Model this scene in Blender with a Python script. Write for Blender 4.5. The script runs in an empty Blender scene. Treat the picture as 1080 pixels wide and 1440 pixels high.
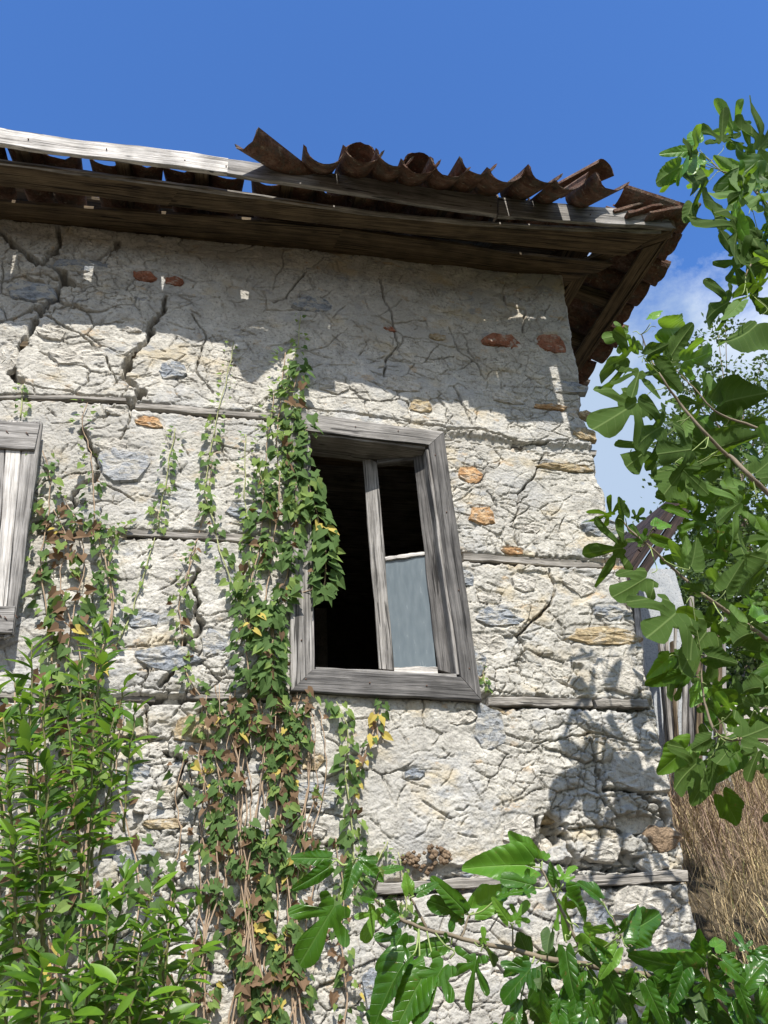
import bpy, math, random
import numpy as np
from mathutils import Vector, Matrix

# ------------------------------------------------------------------ camera, sky, sun
SC = bpy.context.scene
COL = SC.collection
FPX, CX, CY = 1060.0, 540.0, 720.0
CAM = np.array([0.0, -3.2, 1.6])
yaw, pitch, roll = np.radians([14.35, 29.54, -3.81])
_F = np.array([math.sin(yaw)*math.cos(pitch), math.cos(yaw)*math.cos(pitch), math.sin(pitch)])
_r = np.array([math.cos(yaw), -math.sin(yaw), 0.0])
_u = np.cross(_r, _F)
CM = np.stack([_r*math.cos(roll)+_u*math.sin(roll), -_r*math.sin(roll)+_u*math.cos(roll), -_F], 1)

cd = bpy.data.cameras.new('camera')
cam = bpy.data.objects.new('camera', cd)
COL.objects.link(cam)
cd.sensor_fit = 'HORIZONTAL'; cd.sensor_width = 36.0; cd.lens = 36.0*FPX/1080.0
cd.clip_start = 0.05; cd.clip_end = 3000
m4 = Matrix([list(CM[i]) + [CAM[i]] for i in range(3)] + [[0, 0, 0, 1]])
cam.matrix_world = m4
SC.camera = cam

SUN_TO = Vector((-0.06, -1.0, 1.2)).normalized()
sun_el = math.asin(SUN_TO.z)
sun_rot = math.atan2(SUN_TO.x, SUN_TO.y)
sd = bpy.data.lights.new('sun', 'SUN'); sd.energy = 4.9; sd.angle = math.radians(0.5); sd.color = (1.0, 0.95, 0.87)
sun = bpy.data.objects.new('sun', sd); COL.objects.link(sun)
sun.rotation_euler = SUN_TO.to_track_quat('Z', 'Y').to_euler()
sun.location = (5, -12, 14)

W = bpy.data.worlds.new('World'); SC.world = W; W.use_nodes = True
nt = W.node_tree; nt.nodes.clear()
def wn(t, **k):
    n = nt.nodes.new(t)
    for a, b in k.items(): setattr(n, a, b)
    return n
sky = wn('ShaderNodeTexSky', sky_type='NISHITA'); sky.sun_disc = False
sky.sun_elevation = sun_el; sky.sun_rotation = sun_rot; sky.altitude = 600
sky.air_density = 1.0; sky.dust_density = 0.3; sky.ozone_density = 2.0
bg = wn('ShaderNodeBackground'); bg.inputs['Strength'].default_value = 0.112
out = wn('ShaderNodeOutputWorld')
CLOUD_AT = (2.74, 1.42, 0.3)
tc = wn('ShaderNodeTexCoord')
sep = wn('ShaderNodeSeparateXYZ'); nt.links.new(tc.outputs['Generated'], sep.inputs[0])
mp = wn('ShaderNodeMapping'); mp.inputs['Scale'].default_value = (1, 1, 1.9); mp.inputs['Location'].default_value = (0.35, 0.1, 0.0)
nt.links.new(tc.outputs['Generated'], mp.inputs['Vector'])
n1 = wn('ShaderNodeTexNoise'); n1.inputs['Scale'].default_value = 3.2; n1.inputs['Detail'].default_value = 9; n1.inputs['Roughness'].default_value = 0.62
n1.inputs['Distortion'].default_value = 0.35
nt.links.new(mp.outputs[0], n1.inputs['Vector'])
# cloud cover grows towards the horizon
mr = wn('ShaderNodeMapRange'); mr.inputs['From Min'].default_value = 0.78; mr.inputs['From Max'].default_value = 0.50
mr.inputs['To Min'].default_value = -0.32; mr.inputs['To Max'].default_value = 0.12
nt.links.new(sep.outputs['Z'], mr.inputs['Value'])
ad = wn('ShaderNodeMath', operation='ADD'); nt.links.new(n1.outputs['Fac'], ad.inputs[0]); nt.links.new(mr.outputs[0], ad.inputs[1])
n0 = wn('ShaderNodeTexNoise'); n0.inputs['Scale'].default_value = 1.1; n0.inputs['Detail'].default_value = 1.0
mp0 = wn('ShaderNodeMapping'); mp0.inputs['Location'].default_value = CLOUD_AT
nt.links.new(tc.outputs['Generated'], mp0.inputs['Vector']); nt.links.new(mp0.outputs[0], n0.inputs['Vector'])
m0 = wn('ShaderNodeMapRange'); m0.inputs['From Min'].default_value = 0.40; m0.inputs['From Max'].default_value = 0.62; m0.inputs['To Min'].default_value = -0.10; m0.inputs['To Max'].default_value = 0.22
nt.links.new(n0.outputs['Fac'], m0.inputs['Value'])
ad2 = wn('ShaderNodeMath', operation='ADD'); nt.links.new(ad.outputs[0], ad2.inputs[0]); nt.links.new(m0.outputs[0], ad2.inputs[1]); ad = ad2
cr = wn('ShaderNodeValToRGB'); cr.color_ramp.elements[0].position = 0.48; cr.color_ramp.elements[1].position = 0.66
cr.color_ramp.elements[0].color = (0, 0, 0, 1); cr.color_ramp.elements[1].color = (1, 1, 1, 1)
nt.links.new(ad.outputs[0], cr.inputs['Fac'])
n2 = wn('ShaderNodeTexNoise'); n2.inputs['Scale'].default_value = 2.0; n2.inputs['Detail'].default_value = 5
nt.links.new(mp.outputs[0], n2.inputs['Vector'])
cc = wn('ShaderNodeValToRGB'); cc.color_ramp.elements[0].position = 0.38; cc.color_ramp.elements[1].position = 0.6
cc.color_ramp.elements[0].color = (3.0, 3.8, 5.0, 1); cc.color_ramp.elements[1].color = (7.4, 7.7, 8.0, 1)
nt.links.new(n2.outputs['Fac'], cc.inputs['Fac'])
gm = wn('ShaderNodeMix', data_type='RGBA', blend_type='MULTIPLY'); gm.inputs['Factor'].default_value = 1.0
gm.inputs['B'].default_value = (0.69, 1.10, 1.64, 1)
nt.links.new(sky.outputs[0], gm.inputs['A'])
mx = wn('ShaderNodeMix', data_type='RGBA')
nt.links.new(cr.outputs['Color'], mx.inputs['Factor']); nt.links.new(gm.outputs['Result'], mx.inputs['A']); nt.links.new(cc.outputs['Color'], mx.inputs['B'])
nt.links.new(mx.outputs['Result'], bg.inputs['Color']); nt.links.new(bg.outputs[0], out.inputs['Surface'])

SC.view_settings.view_transform = 'Standard'
try: SC.view_settings.look = 'None'
except Exception: pass
SC.view_settings.exposure = 0.58; SC.view_settings.gamma = 1.0; SC.view_settings.use_curve_mapping = False

# ------------------------------------------------------------------ helpers
rnd = random.Random(11)
NR = np.random.RandomState(5)
U = rnd.uniform
def ray(px, py):
    return CM @ np.array([px-CX, -(py-CY), -FPX])
def at(px, py, y=0.0):
    d = ray(px, py); t = (y-CAM[1])/d[1]; return Vector(CAM+d*t)
def atz(px, py, z):
    d = ray(px, py); t = (z-CAM[2])/d[2]; return Vector(CAM+d*t)
WM = {}
def link(o, parent=None, world=None):
    COL.objects.link(o)
    world = world or Matrix.Identity(4)
    WM[o.name] = world.copy()
    if parent is not None:
        o.parent = parent
        o.matrix_basis = WM[parent.name].inverted() @ world
    else:
        o.matrix_basis = world
    return o
def tag(o, label=None, cat=None, group=None, kind=None):
    if label: o['label'] = label
    if cat: o['category'] = cat
    if group: o['group'] = group
    if kind: o['kind'] = kind
    return o
def empty(name, loc, parent=None, **k):
    o = bpy.data.objects.new(name, None); o.empty_display_size = 0.2
    link(o, parent, Matrix.Translation(loc)); return tag(o, **k)
def mesh(name, V, F, mats, smooth=False):
    me = bpy.data.meshes.new(name)
    me.from_pydata([tuple(v) for v in V] if not isinstance(V, np.ndarray) else V.tolist(), [], F if isinstance(F, list) else F.tolist())
    for m in (mats if isinstance(mats, (list, tuple)) else [mats]): me.materials.append(m)
    if smooth: me.polygons.foreach_set('use_smooth', [True]*len(me.polygons))
    me.update(); return me
def fastmesh(name, V, Q, mat, smooth=True):
    """V (n,3) array, Q (m,k) int array of equal-size faces"""
    me = bpy.data.meshes.new(name)
    n, m, k = len(V), len(Q), Q.shape[1]
    me.vertices.add(n); me.vertices.foreach_set('co', V.astype(np.float32).ravel())
    me.loops.add(m*k); me.loops.foreach_set('vertex_index', Q.astype(np.int32).ravel())
    me.polygons.add(m); me.polygons.foreach_set('loop_start', np.arange(0, m*k, k, dtype=np.int32))
    me.polygons.foreach_set('loop_total', np.full(m, k, dtype=np.int32))
    if smooth: me.polygons.foreach_set('use_smooth', np.ones(m, dtype=bool))
    for q in (mat if isinstance(mat, (list, tuple)) else [mat]): me.materials.append(q)
    me.update(calc_edges=True); me.validate(); return me
def obj(name, me, parent=None, world=None, **k):
    return tag(link(bpy.data.objects.new(name, me), parent, world), **k)

def vnoise(x, y, seed):
    r = np.random.RandomState(seed); T = r.rand(256, 256)
    xi = np.floor(x).astype(int); yi = np.floor(y).astype(int)
    fx = x-xi; fy = y-yi; fx = fx*fx*fx*(fx*(fx*6-15)+10); fy = fy*fy*fy*(fy*(fy*6-15)+10)
    a = T[xi & 255, yi & 255]; b = T[(xi+1) & 255, yi & 255]; c = T[xi & 255, (yi+1) & 255]; d = T[(xi+1) & 255, (yi+1) & 255]
    return (a*(1-fx)+b*fx)*(1-fy)+(c*(1-fx)+d*fx)*fy
def fbm(x, y, seed, oc=4, gain=0.5, ridged=False):
    s = 0; a = 1; t = 0
    for i in range(oc):
        n = vnoise(x*2**i+i*17.3, y*2**i+i*9.1, seed+i)
        if ridged: n = 1-abs(2*n-1)
        s = s+a*n; t += a; a *= gain
    return s/t
def smooth(a, b, x):
    t = np.clip((x-a)/(b-a), 0, 1); return t*t*(3-2*t)

# ------------------------------------------------------------------ materials
def newmat(name):
    m = bpy.data.materials.new(name); m.use_nodes = True
    t = m.node_tree; t.nodes.clear()
    o = t.nodes.new('ShaderNodeOutputMaterial'); p = t.nodes.new('ShaderNodeBsdfPrincipled')
    t.links.new(p.outputs[0], o.inputs['Surface'])
    def N(ty, ins=None, **k):
        n = t.nodes.new(ty)
        for a, b in k.items(): setattr(n, a, b)
        for a, b in (ins or {}).items():
            if isinstance(b, bpy.types.NodeSocket): t.links.new(b, n.inputs[a])
            else: n.inputs[a].default_value = b
        return n
    return m, t, N, p, o
def ramp(N, fac, stops):
    n = N('ShaderNodeValToRGB', {'Fac': fac})
    e = n.color_ramp.elements
    while len(e) < len(stops): e.new(0.5)
    for i, (p, c) in enumerate(stops):
        e[i].position = p; e[i].color = (c[0], c[1], c[2], 1) if isinstance(c, (tuple, list)) else (c, c, c, 1)
    return n.outputs['Color']
def mixc(N, f, a, b, mode='MIX'):
    n = N('ShaderNodeMix', data_type='RGBA', blend_type=mode)
    for k, v in (('Factor', f), ('A', a), ('B', b)):
        if isinstance(v, bpy.types.NodeSocket): n.id_data.links.new(v, n.inputs[k])
        else: n.inputs[k].default_value = v if k == 'Factor' else (v[0], v[1], v[2], 1)
    return n.outputs['Result']

def wood(name, light, mid, dark, rough=0.85, bump=0.6, gs=1.0, knots=True):
    m, t, N, p, o = newmat(name)
    tc = N('ShaderNodeTexCoord'); oi = N('ShaderNodeObjectInfo')
    off = N('ShaderNodeVectorMath', {0: tc.outputs['Object'], 1: N('ShaderNodeVectorMath', {0: oi.outputs['Random'], 1: (13.7, 7.1, 3.3)}, operation='MULTIPLY').outputs[0]}, operation='ADD').outputs[0]
    g1 = N('ShaderNodeMapping', {'Vector': off, 'Scale': (2.2*gs, 55*gs, 55*gs)})
    a = N('ShaderNodeTexNoise', {'Vector': g1.outputs[0], 'Scale': 1.0, 'Detail': 7.0, 'Roughness': 0.68, 'Distortion': 0.6})
    g2 = N('ShaderNodeMapping', {'Vector': off, 'Scale': (5*gs, 190*gs, 190*gs)})
    b = N('ShaderNodeTexNoise', {'Vector': g2.outputs[0], 'Scale': 1.0, 'Detail': 3.0, 'Roughness': 0.7})
    big = N('ShaderNodeTexNoise', {'Vector': off, 'Scale': 7.0, 'Detail': 4.0})
    col = ramp(N, a.outputs['Fac'], [(0.30, dark), (0.46, mid), (0.62, light)])
    fine = ramp(N, b.outputs['Fac'], [(0.33, 0.35), (0.52, 1.0)])
    col = mixc(N, 0.75, col, fine, 'MULTIPLY')
    sp_ = N('ShaderNodeTexNoise', {'Vector': N('ShaderNodeMapping', {'Vector': off, 'Scale': (1.3*gs, 42*gs, 42*gs), 'Location': (5, 3, 1)}).outputs[0], 'Scale': 1.0, 'Detail': 2.0, 'Distortion': 1.2})
    spl = ramp(N, sp_.outputs['Fac'], [(0.345, 0.10), (0.37, 1.0)])
    col = mixc(N, 0.85, col, spl, 'MULTIPLY')
    bl = ramp(N, big.outputs['Fac'], [(0.35, 0.45), (0.62, 1.1)])
    col = mixc(N, 0.6, col, bl, 'MULTIPLY')
    if knots:
        kn = N('ShaderNodeTexVoronoi', {'Vector': N('ShaderNodeMapping', {'Vector': off, 'Scale': (3.1, 9.0, 9.0)}).outputs[0], 'Scale': 1.0})
        kr = ramp(N, kn.outputs['Distance'], [(0.03, 0.25), (0.09, 1.0)])
        col = mixc(N, 0.8, col, kr, 'MULTIPLY')
    t.links.new(col, p.inputs['Base Color']); p.inputs['Roughness'].default_value = rough
    p.inputs['Specular IOR Level'].default_value = 0.25
    h = N('ShaderNodeMath', {0: N('ShaderNodeMath', {0: a.outputs['Fac'], 1: b.outputs['Fac']}, operation='ADD').outputs[0], 1: N('ShaderNodeMath', {0: spl, 1: 0.6}, operation='MULTIPLY').outputs[0]}, operation='ADD')
    bm = N('ShaderNodeBump', {'Height': h.outputs[0], 'Strength': bump, 'Distance': 0.006})
    t.links.new(bm.outputs[0], p.inputs['Normal'])
    return m
M = {}
M['grey_wood'] = wood('weathered_grey_wood', (.42, .40, .375), (.25, .237, .22), (.055, .05, .047))
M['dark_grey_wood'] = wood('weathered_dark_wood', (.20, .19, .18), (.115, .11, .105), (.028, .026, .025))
M['pale_wood'] = wood('sun_bleached_wood', (.72, .69, .64), (.52, .49, .45), (.16, .14, .12))
M['brown_wood'] = wood('old_brown_wood', (.18, .135, .082), (.105, .076, .046), (.024, .017, .011))
M['band_wood'] = wood('band_timber', (.44, .41, .37), (.27, .25, .22), (.08, .07, .06))

def rocky(name, cols, scale=1.0, bump=1.0, streak=None, patch=None, spec=0.2, fine=60):
    m, t, N, p, o = newmat(name)
    tc = N('ShaderNodeTexCoord'); ge = N('ShaderNodeNewGeometry')
    P = ge.outputs['Position']
    vec = P if streak is None else N('ShaderNodeMapping', {'Vector': P, 'Rotation': streak[0], 'Scale': streak[1]}).outputs[0]
    a = N('ShaderNodeTexNoise', {'Vector': vec, 'Scale': 9.0*scale, 'Detail': 9.0, 'Roughness': 0.68, 'Distortion': 0.5})
    b = N('ShaderNodeTexNoise', {'Vector': P, 'Scale': fine*scale, 'Detail': 6.0, 'Roughness': 0.7})
    col = ramp(N, a.outputs['Fac'], [(0.30, cols[0]), (0.5, cols[1]), (0.68, cols[2])])
    col = mixc(N, 0.65, col, ramp(N, b.outputs['Fac'], [(0.36, 0.30), (0.47, 0.92), (0.72, 1.18)]), 'MULTIPLY')
    if patch:
        for sc_, lo, hi, c, f, sd in patch:
            n = N('ShaderNodeTexNoise', {'Vector': N('ShaderNodeMapping', {'Vector': P, 'Location': (sd, sd*.7, sd*.3), 'Scale': (1, 1, 1.7)}).outputs[0], 'Scale': sc_, 'Detail': 7.0, 'Roughness': 0.62})
            k = ramp(N, n.outputs['Fac'], [(lo, 0.0), (hi, f)])
            col = mixc(N, k, col, c)
    t.links.new(col, p.inputs['Base Color']); p.inputs['Roughness'].default_value = 0.95
    p.inputs['Specular IOR Level'].default_value = spec
    vo = N('ShaderNodeTexVoronoi', {'Vector': P, 'Scale': fine*1.6*scale}, feature='F1')
    hh = N('ShaderNodeMath', {0: a.outputs['Fac'], 1: N('ShaderNodeMath', {0: b.outputs['Fac'], 1: 0.8}, operation='MULTIPLY').outputs[0]}, operation='ADD')
    h2 = N('ShaderNodeMath', {0: hh.outputs[0], 1: N('ShaderNodeMath', {0: vo.outputs['Distance'], 1: 0.18}, operation='MULTIPLY').outputs[0]}, operation='ADD')
    bm = N('ShaderNodeBump', {'Height': h2.outputs[0], 'Strength': bump, 'Distance': 0.018})
    t.links.new(bm.outputs[0], p.inputs['Normal'])
    return m
M['plaster'] = rocky('mud_plaster', [(.30, .285, .255), (.47, .45, .40), (.60, .575, .515)], bump=0.62,
    patch=[(2.6, .53, .62, (.40, .40, .39), .7, 3.0), (3.7, .56, .66, (.50, .42, .28), .6, 9.0), (8.0, .62, .68, (.46, .33, .19), .6, 14.0), (6.0, .60, .70, (.62, .60, .55), .7, 47.0), (5.5, .60, .66, (.27, .28, .29), .75, 21.0), (1.3, .52, .66, (.37, .355, .32), .65, 31.0), (10.0, .60, .68, (.33, .31, .28), .6, 61.0)])
M['pale_stone'] = rocky('pale_rubble_stone', [(.36, .34, .30), (.52, .49, .43), (.63, .60, .54)], bump=0.8)
M['blue_stone'] = rocky('blue_grey_stone', [(.15, .17, .20), (.29, .315, .345), (.46, .47, .47)], bump=0.9, streak=((0.0, 0.6, 0), (1, 1, 4.0)), patch=[(16, .50, .56, (.47, .45, .40), .9, 2), (5, .56, .64, (.45, .43, .385), .8, 3)])
M['streak_stone'] = rocky('streaked_schist', [(.20, .215, .235), (.34, .355, .37), (.52, .52, .51)], bump=0.9, streak=((0.0, -0.9, 0), (1, 1, 6.0)), patch=[(16, .50, .56, (.47, .45, .40), .9, 4), (5, .56, .64, (.45, .43, .385), .8, 5)])
M['tan_stone'] = rocky('tan_stone', [(.27, .20, .12), (.42, .33, .20), (.52, .45, .31)], bump=0.8, streak=((0, 0, 0), (1, 1, 3.0)), patch=[(18, .54, .60, (.45, .42, .36), .6, 6)])
M['orange_stone'] = rocky('orange_stone', [(.28, .15, .07), (.50, .31, .16), (.58, .46, .30)], bump=0.8, patch=[(18, .54, .60, (.45, .42, .36), .6, 8)])
M['red_stone'] = rocky('red_stone', [(.17, .09, .06), (.33, .135, .08), (.42, .26, .18)], bump=0.8, patch=[(18, .54, .60, (.45, .42, .36), .6, 10)])
M['mud'] = rocky('brown_mud', [(.14, .09, .055), (.28, .20, .13), (.38, .28, .19)], bump=1.0, fine=90)
M['tile'] = rocky('clay_roof_tile', [(.05, .034, .026), (.15, .08, .054), (.25, .17, .125)], bump=0.8, scale=1.2,
    patch=[(14, .50, .60, (.10, .085, .065), .85, 5.0), (30, .60, .68, (.36, .31, .22), .6, 15.0)])
M['soil'] = rocky('dry_soil', [(.05, .04, .026), (.09, .07, .045), (.14, .11, .07)], bump=0.8, fine=30)
M['shed_wall'] = rocky('grey_shed_render', [(.28, .30, .32), (.36, .38, .39), (.42, .43, .43)], bump=0.3)
M['dark_room'] = rocky('shaded_room_plaster', [(.07, .065, .055), (.11, .10, .085), (.15, .14, .12)], bump=0.4)  # plaster coloured darker than real, painting in the shade of the unlit room

def leafmat(name, base, alt, back, trans, gloss=0.45, tr=0.35, veins=True, ff=True, spec=0.35):
    m, t, N, p, o = newmat(name)
    oi = N('ShaderNodeObjectInfo'); ge = N('ShaderNodeNewGeometry')
    tcn = N('ShaderNodeTexCoord')
    n = N('ShaderNodeTexNoise', {'Vector': tcn.outputs['Object'], 'Scale': 3.0, 'Detail': 5.0})
    isl = ge.outputs['Random Per Island']
    rm = N('ShaderNodeMath', {0: N('ShaderNodeMath', {0: oi.outputs['Random'], 1: isl}, operation='ADD').outputs[0]}, operation='FRACT').outputs[0]
    f = N('ShaderNodeMath', {0: rm, 1: N('ShaderNodeMath', {0: n.outputs['Fac'], 1: 0.5}, operation='SUBTRACT').outputs[0]}, operation='ADD', use_clamp=True).outputs[0]
    col = mixc(N, f, base, alt)
    if veins:
        uv = N('ShaderNodeSeparateXYZ', {0: tcn.outputs['UV']})
        x = uv.outputs['X']; ay = N('ShaderNodeMath', {0: uv.outputs['Y']}, operation='ABSOLUTE').outputs[0]
        s = N('ShaderNodeMath', {0: N('ShaderNodeMath', {0: x, 1: ay}, operation='SUBTRACT').outputs[0], 1: 7.0}, operation='MULTIPLY').outputs[0]
        fr = N('ShaderNodeMath', {0: N('ShaderNodeMath', {0: N('ShaderNodeMath', {0: s}, operation='FRACT').outputs[0], 1: 0.5}, operation='SUBTRACT').outputs[0]}, operation='ABSOLUTE').outputs[0]
        side = ramp(N, fr, [(0.0, 0.55), (0.05, 0.0)])
        mid = ramp(N, ay, [(0.004, 1.0), (0.014, 0.0)])
        v = N('ShaderNodeMath', {0: side, 1: mid}, operation='MAXIMUM').outputs[0]
        if ff:
            for an in (0.62, 1.25):
                d = N('ShaderNodeMath', {0: N('ShaderNodeMath', {0: N('ShaderNodeMath', {0: x, 1: math.sin(an)}, operation='MULTIPLY').outputs[0],
                    1: N('ShaderNodeMath', {0: ay, 1: math.cos(an)}, operation='MULTIPLY').outputs[0]}, operation='SUBTRACT').outputs[0]}, operation='ABSOLUTE').outputs[0]
                v = N('ShaderNodeMath', {0: v, 1: ramp(N, d, [(0.003, 0.9), (0.012, 0.0)])}, operation='MAXIMUM').outputs[0]
        vf = N('ShaderNodeMath', {0: v, 1: 0.55}, operation='MULTIPLY').outputs[0]
        col = mixc(N, vf, col, (base[0]*1.3+.10, base[1]*1.2+.13, base[2]+.05))
        hn = N('ShaderNodeMath', {0: N('ShaderNodeMath', {0: n.outputs['Fac'], 1: 0.6}, operation='MULTIPLY').outputs[0], 1: N('ShaderNodeMath', {0: v, 1: -0.35}, operation='MULTIPLY').outputs[0]}, operation='ADD')
        bm = N('ShaderNodeBump', {'Height': hn.outputs[0], 'Strength': 0.45, 'Distance': 0.01})
        t.links.new(bm.outputs[0], p.inputs['Normal'])
    bl_ = N('ShaderNodeTexNoise', {'Vector': N('ShaderNodeVectorMath', {0: tcn.outputs['Object'], 1: N('ShaderNodeVectorMath', {0: oi.outputs['Random'], 1: (31., 17., 5.)}, operation='MULTIPLY').outputs[0]}, operation='ADD').outputs[0], 'Scale': 4.5, 'Detail': 6.0, 'Roughness': .65})
    if veins:
        col = mixc(N, ramp(N, bl_.outputs['Fac'], [(0.63, 0.0), (0.68, 0.8)]), col, (.16, .095, .03))
        col = mixc(N, ramp(N, bl_.outputs['Fac'], [(0.30, 0.35), (0.42, 0.0)]), col, (base[0]*2.2, base[1]*1.5, base[2]*1.2))
    colb = mixc(N, ge.outputs['Backfacing'], col, back)
    if veins:
        colb = mixc(N, N('ShaderNodeMath', {0: ge.outputs['Backfacing'], 1: vf}, operation='MULTIPLY').outputs[0], colb, (.17, .23, .08))
    t.links.new(colb, p.inputs['Base Color'])
    rg = N('ShaderNodeMath', {0: ge.outputs['Backfacing'], 1: 0.35}, operation='MULTIPLY'); ra = N('ShaderNodeMath', {0: rg.outputs[0], 1: gloss}, operation='ADD')
    t.links.new(ra.outputs[0], p.inputs['Roughness']); p.inputs['Specular IOR Level'].default_value = spec
    tb = N('ShaderNodeBsdfTranslucent', {'Color': (*trans, 1)})
    ms = N('ShaderNodeMixShader', {0: tr, 1: p.outputs[0], 2: tb.outputs[0]})
    t.links.new(ms.outputs[0], o.inputs['Surface'])
    return m
M['fig_leaf'] = leafmat('fig_leaf', (.022, .066, .006), (.078, .160, .012), (.046, .085, .018), (.16, .29, .012), gloss=0.5, tr=0.28, spec=.15)
M['fig_leaf_glossy'] = leafmat('fig_leaf_glossy', (.022, .080, .006), (.050, .135, .010), (.040, .080, .016), (.13, .27, .010), gloss=0.30, tr=0.24, spec=.45)
M['fig_leaf_young'] = leafmat('young_fig_leaf', (.07, .19, .018), (.13, .27, .03), (.09, .17, .035), (.26, .45, .03), gloss=0.4, tr=0.35)
M['ivy_green'] = leafmat('ivy_leaf_green', (.035, .095, .020), (.11, .215, .045), (.08, .14, .04), (.14, .28, .03), gloss=0.42, tr=0.25, veins=False, spec=.2)
M['ivy_young'] = leafmat('ivy_leaf_young', (.16, .28, .04), (.28, .40, .08), (.18, .26, .07), (.30, .42, .06), gloss=0.5, tr=0.3, veins=False, spec=.2)
M['ivy_brown'] = leafmat('ivy_leaf_dead', (.050, .030, .018), (.32, .19, .085), (.17, .11, .065), (.25, .12, .04), gloss=0.75, tr=0.2, veins=False, spec=0.2)
M['ivy_yellow'] = leafmat('ivy_leaf_yellow', (.55, .42, .05), (.50, .30, .04), (.5, .4, .1), (.6, .45, .05), gloss=0.6, tr=0.3, veins=False)
M['bush_leaf'] = leafmat('bush_leaf', (.012, .050, .006), (.13, .25, .018), (.10, .19, .05), (.24, .42, .03), gloss=0.42, tr=0.3, veins=False, spec=.28)
M['tree_leaf'] = leafmat('tree_leaf', (.022, .05, .012), (.085, .135, .035), (.05, .085, .025), (.14, .22, .03), gloss=0.45, tr=0.3, veins=False)
def plain(name, c, rough=0.8, var=0.4, sc=40):
    m, t, N, p, o = newmat(name)
    oi = N('ShaderNodeNewGeometry')
    n = N('ShaderNodeTexNoise', {'Vector': oi.outputs['Position'], 'Scale': sc, 'Detail': 5.0})
    f = N('ShaderNodeMath', {0: n.outputs['Fac'], 1: oi.outputs['Random Per Island']}, operation='ADD').outputs[0]
    col = ramp(N, N('ShaderNodeMath', {0: f, 1: 0.5}, operation='MULTIPLY').outputs[0], [(0.2, tuple(v*(1-var) for v in c)), (0.8, tuple(min(1, v*(1+var)) for v in c))])
    t.links.new(col, p.inputs['Base Color']); p.inputs['Roughness'].default_value = rough
    t.links.new(N('ShaderNodeBump', {'Height': n.outputs['Fac'], 'Strength': 0.5, 'Distance': 0.004}).outputs[0], p.inputs['Normal'])
    return m
M['fig_bark'] = plain('fig_bark', (.17, .135, .09)); M['fig_petiole'] = plain('fig_petiole', (.20, .26, .08))
M['ivy_stem'] = plain('ivy_stem', (.33, .24, .16)); M['ivy_stem_green'] = plain('ivy_stem_green', (.30, .32, .14))
M['bush_stem'] = plain('bush_stem', (.16, .15, .06))
M['dry_grass'] = plain('dry_grass', (.40, .31, .17), var=0.8, sc=8)
M['green_grass'] = plain('green_grass', (.20, .22, .07), var=0.5, sc=8)
M['twig'] = plain('twig', (.27, .19, .14), var=0.6)
M['nail'] = plain('rusty_nail', (.10, .05, .03))
m, t, N, p, o = newmat('dusty_sky_tinted_glass')
ge = N('ShaderNodeNewGeometry')
n = N('ShaderNodeTexNoise', {'Vector': N('ShaderNodeMapping', {'Vector': ge.outputs['Position'], 'Scale': (1, 1, .25)}).outputs[0], 'Scale': 45.0, 'Detail': 6.0})
t.links.new(ramp(N, n.outputs['Fac'], [(0.30, (.095, .12, .135)), (0.7, (.125, .152, .165))]), p.inputs['Base Color'])  # dust, with the blue-grey reflection of the sky put into the base colour
t.links.new(ramp(N, n.outputs['Fac'], [(0.3, 0.10), (0.7, 0.3)]), p.inputs['Roughness'])
M['glass'] = m
m, t, N, p, o = newmat('bleached_sheet_metal'); p.inputs['Base Color'].default_value = (.55, .56, .56, 1); p.inputs['Roughness'].default_value = .6
M['metal'] = m

# ------------------------------------------------------------------ board: two edges swept, local X along the grain
def board(name, a0, a1, b0, b1, thick, mat, parent, cham=0.003, seg=14, jit=0.0015, nrm=None, ragged=0.0, **k):
    """front face between edge a0->a1 and edge b0->b1; thick goes back along -normal"""
    a0, a1, b0, b1 = map(Vector, (a0, a1, b0, b1))
    X = ((a1-a0)+(b1-b0)).normalized()
    Yv = ((b0-a0)+(b1-a1)); Z = X.cross(Yv).normalized()
    if nrm is not None and Z.dot(Vector(nrm)) < 0: Z = -Z
    Yv = Z.cross(X).normalized()
    org = (a0+b0)/2
    R = Matrix((X, Yv, Z)).transposed().to_4x4(); R.translation = org
    Ri = R.inverted()
    V = []; F = []
    s1, s2, s3 = U(0, 99), U(0, 99), U(0, 99)
    for i in range(seg+1):
        s = i/seg
        A = a0.lerp(a1, s); B = b0.lerp(b1, s)
        if i in (0, seg) and ragged:
            A = A + X*U(-ragged, ragged); B = B + X*U(-ragged, ragged)
        d = (B-A).normalized()
        w1 = jit*(math.sin(s*9+s1)+math.sin(s*23+s2)*.6+U(-.8, .8)); w2 = jit*(math.sin(s*11+s2)+math.sin(s*19+s3)*.6+U(-.8, .8))
        w3 = jit*(math.sin(s*7+s3)+U(-.4, .4))
        A = A+d*w1; B = B+d*w2
        f = Z*w3
        for q in (A+d*cham+f, A.lerp(B, .35)+f+Z*U(-.4, .4)*jit, A.lerp(B, .68)+f+Z*U(-.4, .4)*jit, B-d*cham+f, B-Z*cham+f, B-Z*thick, A-Z*thick, A-Z*cham+f): V.append(Ri @ q)
    for i in range(seg):
        for j in range(8):
            a = i*8+j; b = i*8+(j+1) % 8
            F.append((a, b, b+8, a+8))
    F.append(tuple(reversed(range(8)))); F.append(tuple(range(seg*8, seg*8+8)))
    me = mesh(name, V, F, mat)
    o = obj(name, me, parent, R, **k)
    return o
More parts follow.
